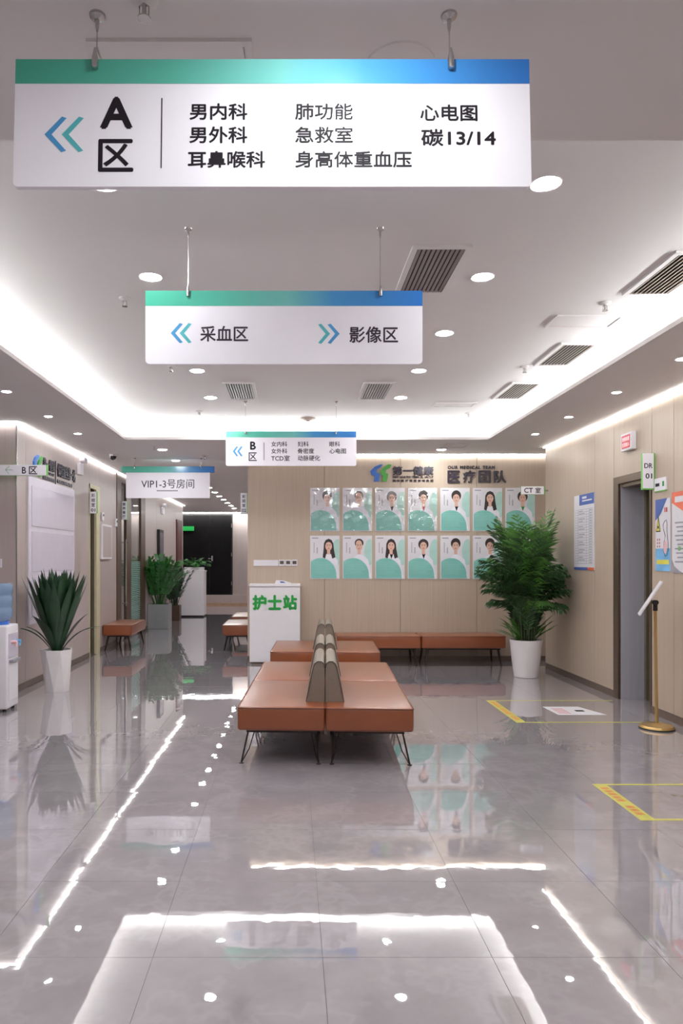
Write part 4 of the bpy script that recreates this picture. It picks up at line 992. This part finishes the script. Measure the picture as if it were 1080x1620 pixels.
# ------------------------------------------------------------------ water dispenser
c = Vector((-2.745, 6.72, 0))
root = thing('water_dispenser', c, 'white water dispenser at the left edge of the view', 'dispenser')
bm = B(); box(bm, -2.9, -2.6, 6.58, 6.86, .03, .80, .018, seg=3); mk('body', bm, M['white'], root, True)
bm = B(); box(bm, -2.6, -2.592, 6.61, 6.83, .5, .72, .003, seg=1); tp = mk('tap_panel', bm, M['lav'], root)
for q, m_ in ((0, M['pinkp']), (1, M['lightblue'])):
    bm = B(); cyl(bm, (-2.592, 6.67+q*.1, .64), .016, .05, axis='X', n=12); cyl(bm, (-2.555, 6.67+q*.1, .6), .01, .05, n=10); mk('tap', bm, m_, root, True)
bm = B(); box(bm, -2.6, -2.56, 6.62, 6.82, .46, .48, .003); mk('drip_tray', bm, M['pgrey'], root)
bm = B(); box(bm, -2.601, -2.594, 6.61, 6.83, .1, .44, .003, seg=1); mk('door', bm, M['white'], root)
for sx in (-2.86, -2.64):
    for sy in (6.62, 6.82):
        bm = B(); cyl(bm, (sx, sy, 0), .016, .035, n=12); mk('foot', bm, M['dark'], root)
root = thing('water_bottle', (-2.745, 6.72, .8), 'blue water bottle upside down on the dispenser', 'bottle')
c = Vector((-2.745, 6.72, .8))
bm = B(); lathe(bm, c, [(.03, .004), (.06, .02), (.12, .05), (.136, .08), (.136, .14), (.128, .155), (.128, .17), (.136, .185), (.136, .25), (.128, .265), (.128, .28), (.136, .295), (.136, .36), (.12, .385), (.0, .39)], 32); mk('bottle', bm, M['blue_water'], root, True)
bm = B(); cyl(bm, c, .1, .03, r2=.11, n=24); mk('collar', bm, M['bluecap'], root, True)

# ------------------------------------------------------------------ ceiling fittings
def downlight(name, r, lens_mat):
    root = bpy.data.objects.new(name, None); C.objects.link(root)
    bm = B(); lathe(bm, (0, 0, 0), [(r, 0), (r+.012, -.004), (r+.014, 0)], 28); mk('trim_ring', bm, M['white'], root, True, world=False)
    bm = B(); lathe(bm, (0, 0, 0), [(r, -.0), (r, -.003), (0, -.003)], 28); mk('lens', bm, lens_mat, root, world=False)
    return root
big = downlight('downlight', .054, M['lamp']); small = downlight('downlight', .032, M['lamps'])
used = set()
def place(proto, x, y, z, label, group):
    o = proto if proto.name not in used else copy_tree(proto)
    used.add(o.name); used.add(proto.name); o.location = (x, y, z); tag(o, label, 'downlight', group)
ords = ['nearest', 'second', 'third', 'fourth', 'fifth', 'sixth']
for i in range(6):
    yy = 3.154+1.045*i
    place(big, 1.12, yy, ZU, '%s ceiling downlight of the right row in the raised tray' % ords[i], 'downlights in the raised tray')
    place(big, -.82, yy, ZU, '%s ceiling downlight of the left row in the raised tray' % ords[i], 'downlights in the raised tray')
for i, yy in enumerate((1.1, 2.1, 3.1, 4.15, 5.2, 6.24, 7.32, 8.32)):
    place(small, 2.83, yy, ZS, 'small downlight above the right wall, number %s from the far end' % ['one', 'two', 'three', 'four', 'five', 'six', 'seven', 'eight'][7-i], 'small downlights over the right wall')
    if i: place(small, -2.46, yy-.03, ZS, 'small downlight above the left wall, number %s from the far end' % ['one', 'two', 'three', 'four', 'five', 'six', 'seven', 'eight'][7-i], 'small downlights over the left wall')
place(big, 1.99, 9.5, ZS, 'downlight in the lower ceiling above the posters', 'downlights by the back wall')
for i, yy in enumerate((9.5, 10.55, 11.55, 12.55, 13.55, 14.55, 15.55, 16.5, 17.45, 18.45, 19.4, 20.4)):
    place(big, -1.7+.008*i, yy, ZS, 'corridor downlight number %s from the hall' % ['one', 'two', 'three', 'four', 'five', 'six', 'seven', 'eight', 'nine', 'ten', 'eleven', 'twelve'][i], 'corridor downlights')
place(big, .16, 1.5, ZS, 'downlight in the near ceiling just before the A sign', 'near ceiling downlights')
place(big, -.9, .3, ZS, 'left downlight above the viewer', 'near ceiling downlights')
place(big, 1.2, .3, ZS, 'right downlight above the viewer', 'near ceiling downlights')
for i, (x, y) in enumerate(((-4.5, 1.5), (-4.5, 4.5), (-6.2, 3), (-4.5, -1.5), (-1, -1.8), (1.5, -1.8), (0, -.7), (-2.2, -.4), (2.3, -.6), (-2.6, 1.4), (-4.4, 13), (-4.4, 14.2), (4.5, 9.6))):  # added fill lamps: the four close around the viewer, and the canteen pair
    place(big, x, y, ZS, ['downlight in the left bay before the dispenser', 'downlight in the left bay, middle', 'downlight near the far left wall', 'downlight in the rear left corner', 'downlight behind the viewer at left', 'downlight behind the viewer at right', 'downlight added as unseen fill just behind the viewer', 'downlight added as unseen fill behind the viewer, left of the middle', 'downlight added as unseen fill behind the viewer by the right wall', 'downlight added as unseen fill left of the viewer', 'first downlight added to brighten the room behind the glass doors', 'second downlight added to brighten the room behind the glass doors', 'downlight in the alcove behind the palm'][i], 'out of view downlights')

def vent(label, x0, x1, y0, y1, slm, fr=.03, nsl=10, tilt=.5):
    root = thing('ceiling_vent', ((x0+x1)/2, (y0+y1)/2, ZU), label, 'air vent', 'ceiling air vents')
    z = ZU
    bm = B(); box(bm, x0+fr, x1-fr, y0+fr, y1-fr, z-.003, z); mk('backing', bm, M['ventdark'], root)
    bm = B(); box(bm, x0, x0+fr, y0, y1, z-.012, z); box(bm, x1-fr, x1, y0, y1, z-.012, z); box(bm, x0+fr, x1-fr, y0, y0+fr, z-.012, z); box(bm, x0+fr, x1-fr, y1-fr, y1, z-.012, z); mk('frame', bm, M['ceil'], root)
    me = None
    for q in range(nsl):
        xx = x0+fr+(x1-x0-2*fr)*(q+.5)/nsl
        if me is None:
            bm = B(); hw = (x1-x0-2*fr)/nsl*.3; L = (y1-y0)/2-fr
            box(bm, -hw, hw, -L, L, -.002, .002); bm.transform(Matrix.Rotation(tilt, 4, 'Y')); o = mk('slat', bm, slm, root, world=False); me = o
        else:
            o = me.copy(); C.objects.link(o)
        o.parent = root; o.location = Vector((xx, (y0+y1)/2, z-.008))-root.location
vent('nearest slatted ceiling vent, right of the two arrow sign', .64, .955, 3.77, 4.44, M['slat'])
vent('slatted ceiling vent left of centre beyond the two arrow sign', -.64, -.34, 6.68, 7.38, M['slat'])
vent('slatted ceiling vent right of centre beyond the two arrow sign', .68, .98, 6.68, 7.38, M['slat'])
vent('nearest side vent beside the right cove', 2.06, 2.36, 3.84, 4.47, M['slatb'], nsl=9, tilt=-.55)
vent('middle side vent beside the right cove', 2.06, 2.36, 5.47, 6.1, M['slatb'], nsl=9, tilt=-.55)
vent('farthest side vent beside the right cove', 2.06, 2.36, 6.69, 7.37, M['slatb'], nsl=9, tilt=-.55)
def hatch(label, x0, x1, y0, y1, z):
    root = thing('access_hatch', ((x0+x1)/2, (y0+y1)/2, z), label, 'hatch')
    bm = B()
    for a in ((x0, x0+.02, y0, y1), (x1-.02, x1, y0, y1), (x0+.02, x1-.02, y0, y0+.02), (x0+.02, x1-.02, y1-.02, y1)): box(bm, a[0], a[1], a[2], a[3], z-.01, z)
    mk('frame', bm, M['soffit'], root)
    bm = B(); box(bm, x0+.024, x1-.024, y0+.024, y1-.024, z-.006, z, .002, seg=1); mk('panel', bm, M['soffit'], root)
hatch('square access hatch above the A sign', -.57, -.11, 2.0, 2.42, ZS)
hatch('white return air hatch between two side vents', 1.8, 2.26, 4.85, 5.1, ZU)
hatch('white hatch far right in the raised tray', 1.52, 1.96, 7.55, 7.75, ZU)
hatch('thin hatch in the lower ceiling above the posters', 1.95, 2.25, 9.0, 9.3, ZS)
def sprinkler(label, x, y, z):
    root = thing('sprinkler', (x, y, z), label, 'sprinkler', 'fire sprinklers')
    bm = B(); lathe(bm, (x, y, z-.014), [(.012, 0), (.036, .008), (.038, .014)], 18); mk('escutcheon', bm, M['soffit'], root, True)
    bm = B(); cyl(bm, (x, y, z-.05), .006, .045, n=8); cyl(bm, (x, y, z-.053), .018, .003, n=12); tube(bm, [(x-.012, y, z-.05), (x-.012, y, z-.02), (x, y, z-.012)], .0025, n=5); tube(bm, [(x+.012, y, z-.05), (x+.012, y, z-.02), (x, y, z-.012)], .0025, n=5); mk('head', bm, M['steel'], root, True)
sprinkler('sprinkler near the return air hatch at the right', 2.02, 4.62, ZU); sprinkler('sprinkler between the middle and farthest side vents', 2.0, 6.15, ZU)
sprinkler('sprinkler left of the two arrow sign', -1.05, 4.54, ZU); sprinkler('sprinkler below the left end of the two arrow sign', -1.02, 6.11, ZU)
sprinkler('sprinkler near the far left of the raised tray', -1.02, 8.0, ZU); sprinkler('sprinkler near the far right of the raised tray', 2.0, 8.1, ZU)
sprinkler('sprinkler in the lower ceiling above the posters', 1.95, 9.3, ZS); sprinkler('sprinkler by the first corridor downlight', -1.75, 9.2, ZS)
sprinkler('sprinkler above the corridor room sign', -1.2, 10.0, ZS); sprinkler('sprinkler at the very top edge of the view', -.38, 1.86, ZS)
root = thing('ceiling_speaker', (.245, 2.1, ZS), 'round ceiling disc above the A sign', 'speaker')
bm = B(); lathe(bm, (.32, 2.11, ZS-.008), [(.085, 0), (.1, .003), (.102, .008)], 36); mk('rim', bm, M['soffit'], root, True)
bm = B(); lathe(bm, (.32, 2.11, ZS-.007), [(0, .0), (.084, 0), (.085, .006)], 36); mk('grille', bm, M['pgrey'], root)
root = thing('smoke_detector', (.2, 8.4, ZU), 'flat round detector on the far middle of the raised tray', 'detector')
bm = B(); lathe(bm, (.2, 8.4, ZU-.03), [(.05, 0), (.085, .012), (.09, .03)], 24); mk('body', bm, M['slatb'], root, True)
bm = B(); cyl(bm, (.2, 8.4, ZU-.034), .02, .005, n=12); mk('sensor', bm, M['ventdark'], root)
root = thing('dome_camera', (GX(179, 9.9), 9.9, ZS), 'small black dome camera under the left ceiling', 'camera')
x = GX(179, 9.9)
bm = B(); lathe(bm, (x, 9.9, ZS-.03), [(.045, 0), (.05, .03)], 20); mk('mount', bm, M['white'], root, True)
bm = B(); lathe(bm, (x, 9.9, ZS-.085), [(0.001, 0), (.022, .006), (.038, .022), (.044, .045), (.045, .06)], 20); mk('dome', bm, mat('black_dome', rgb(16, 16, 18), .1, var=.1), root, True)
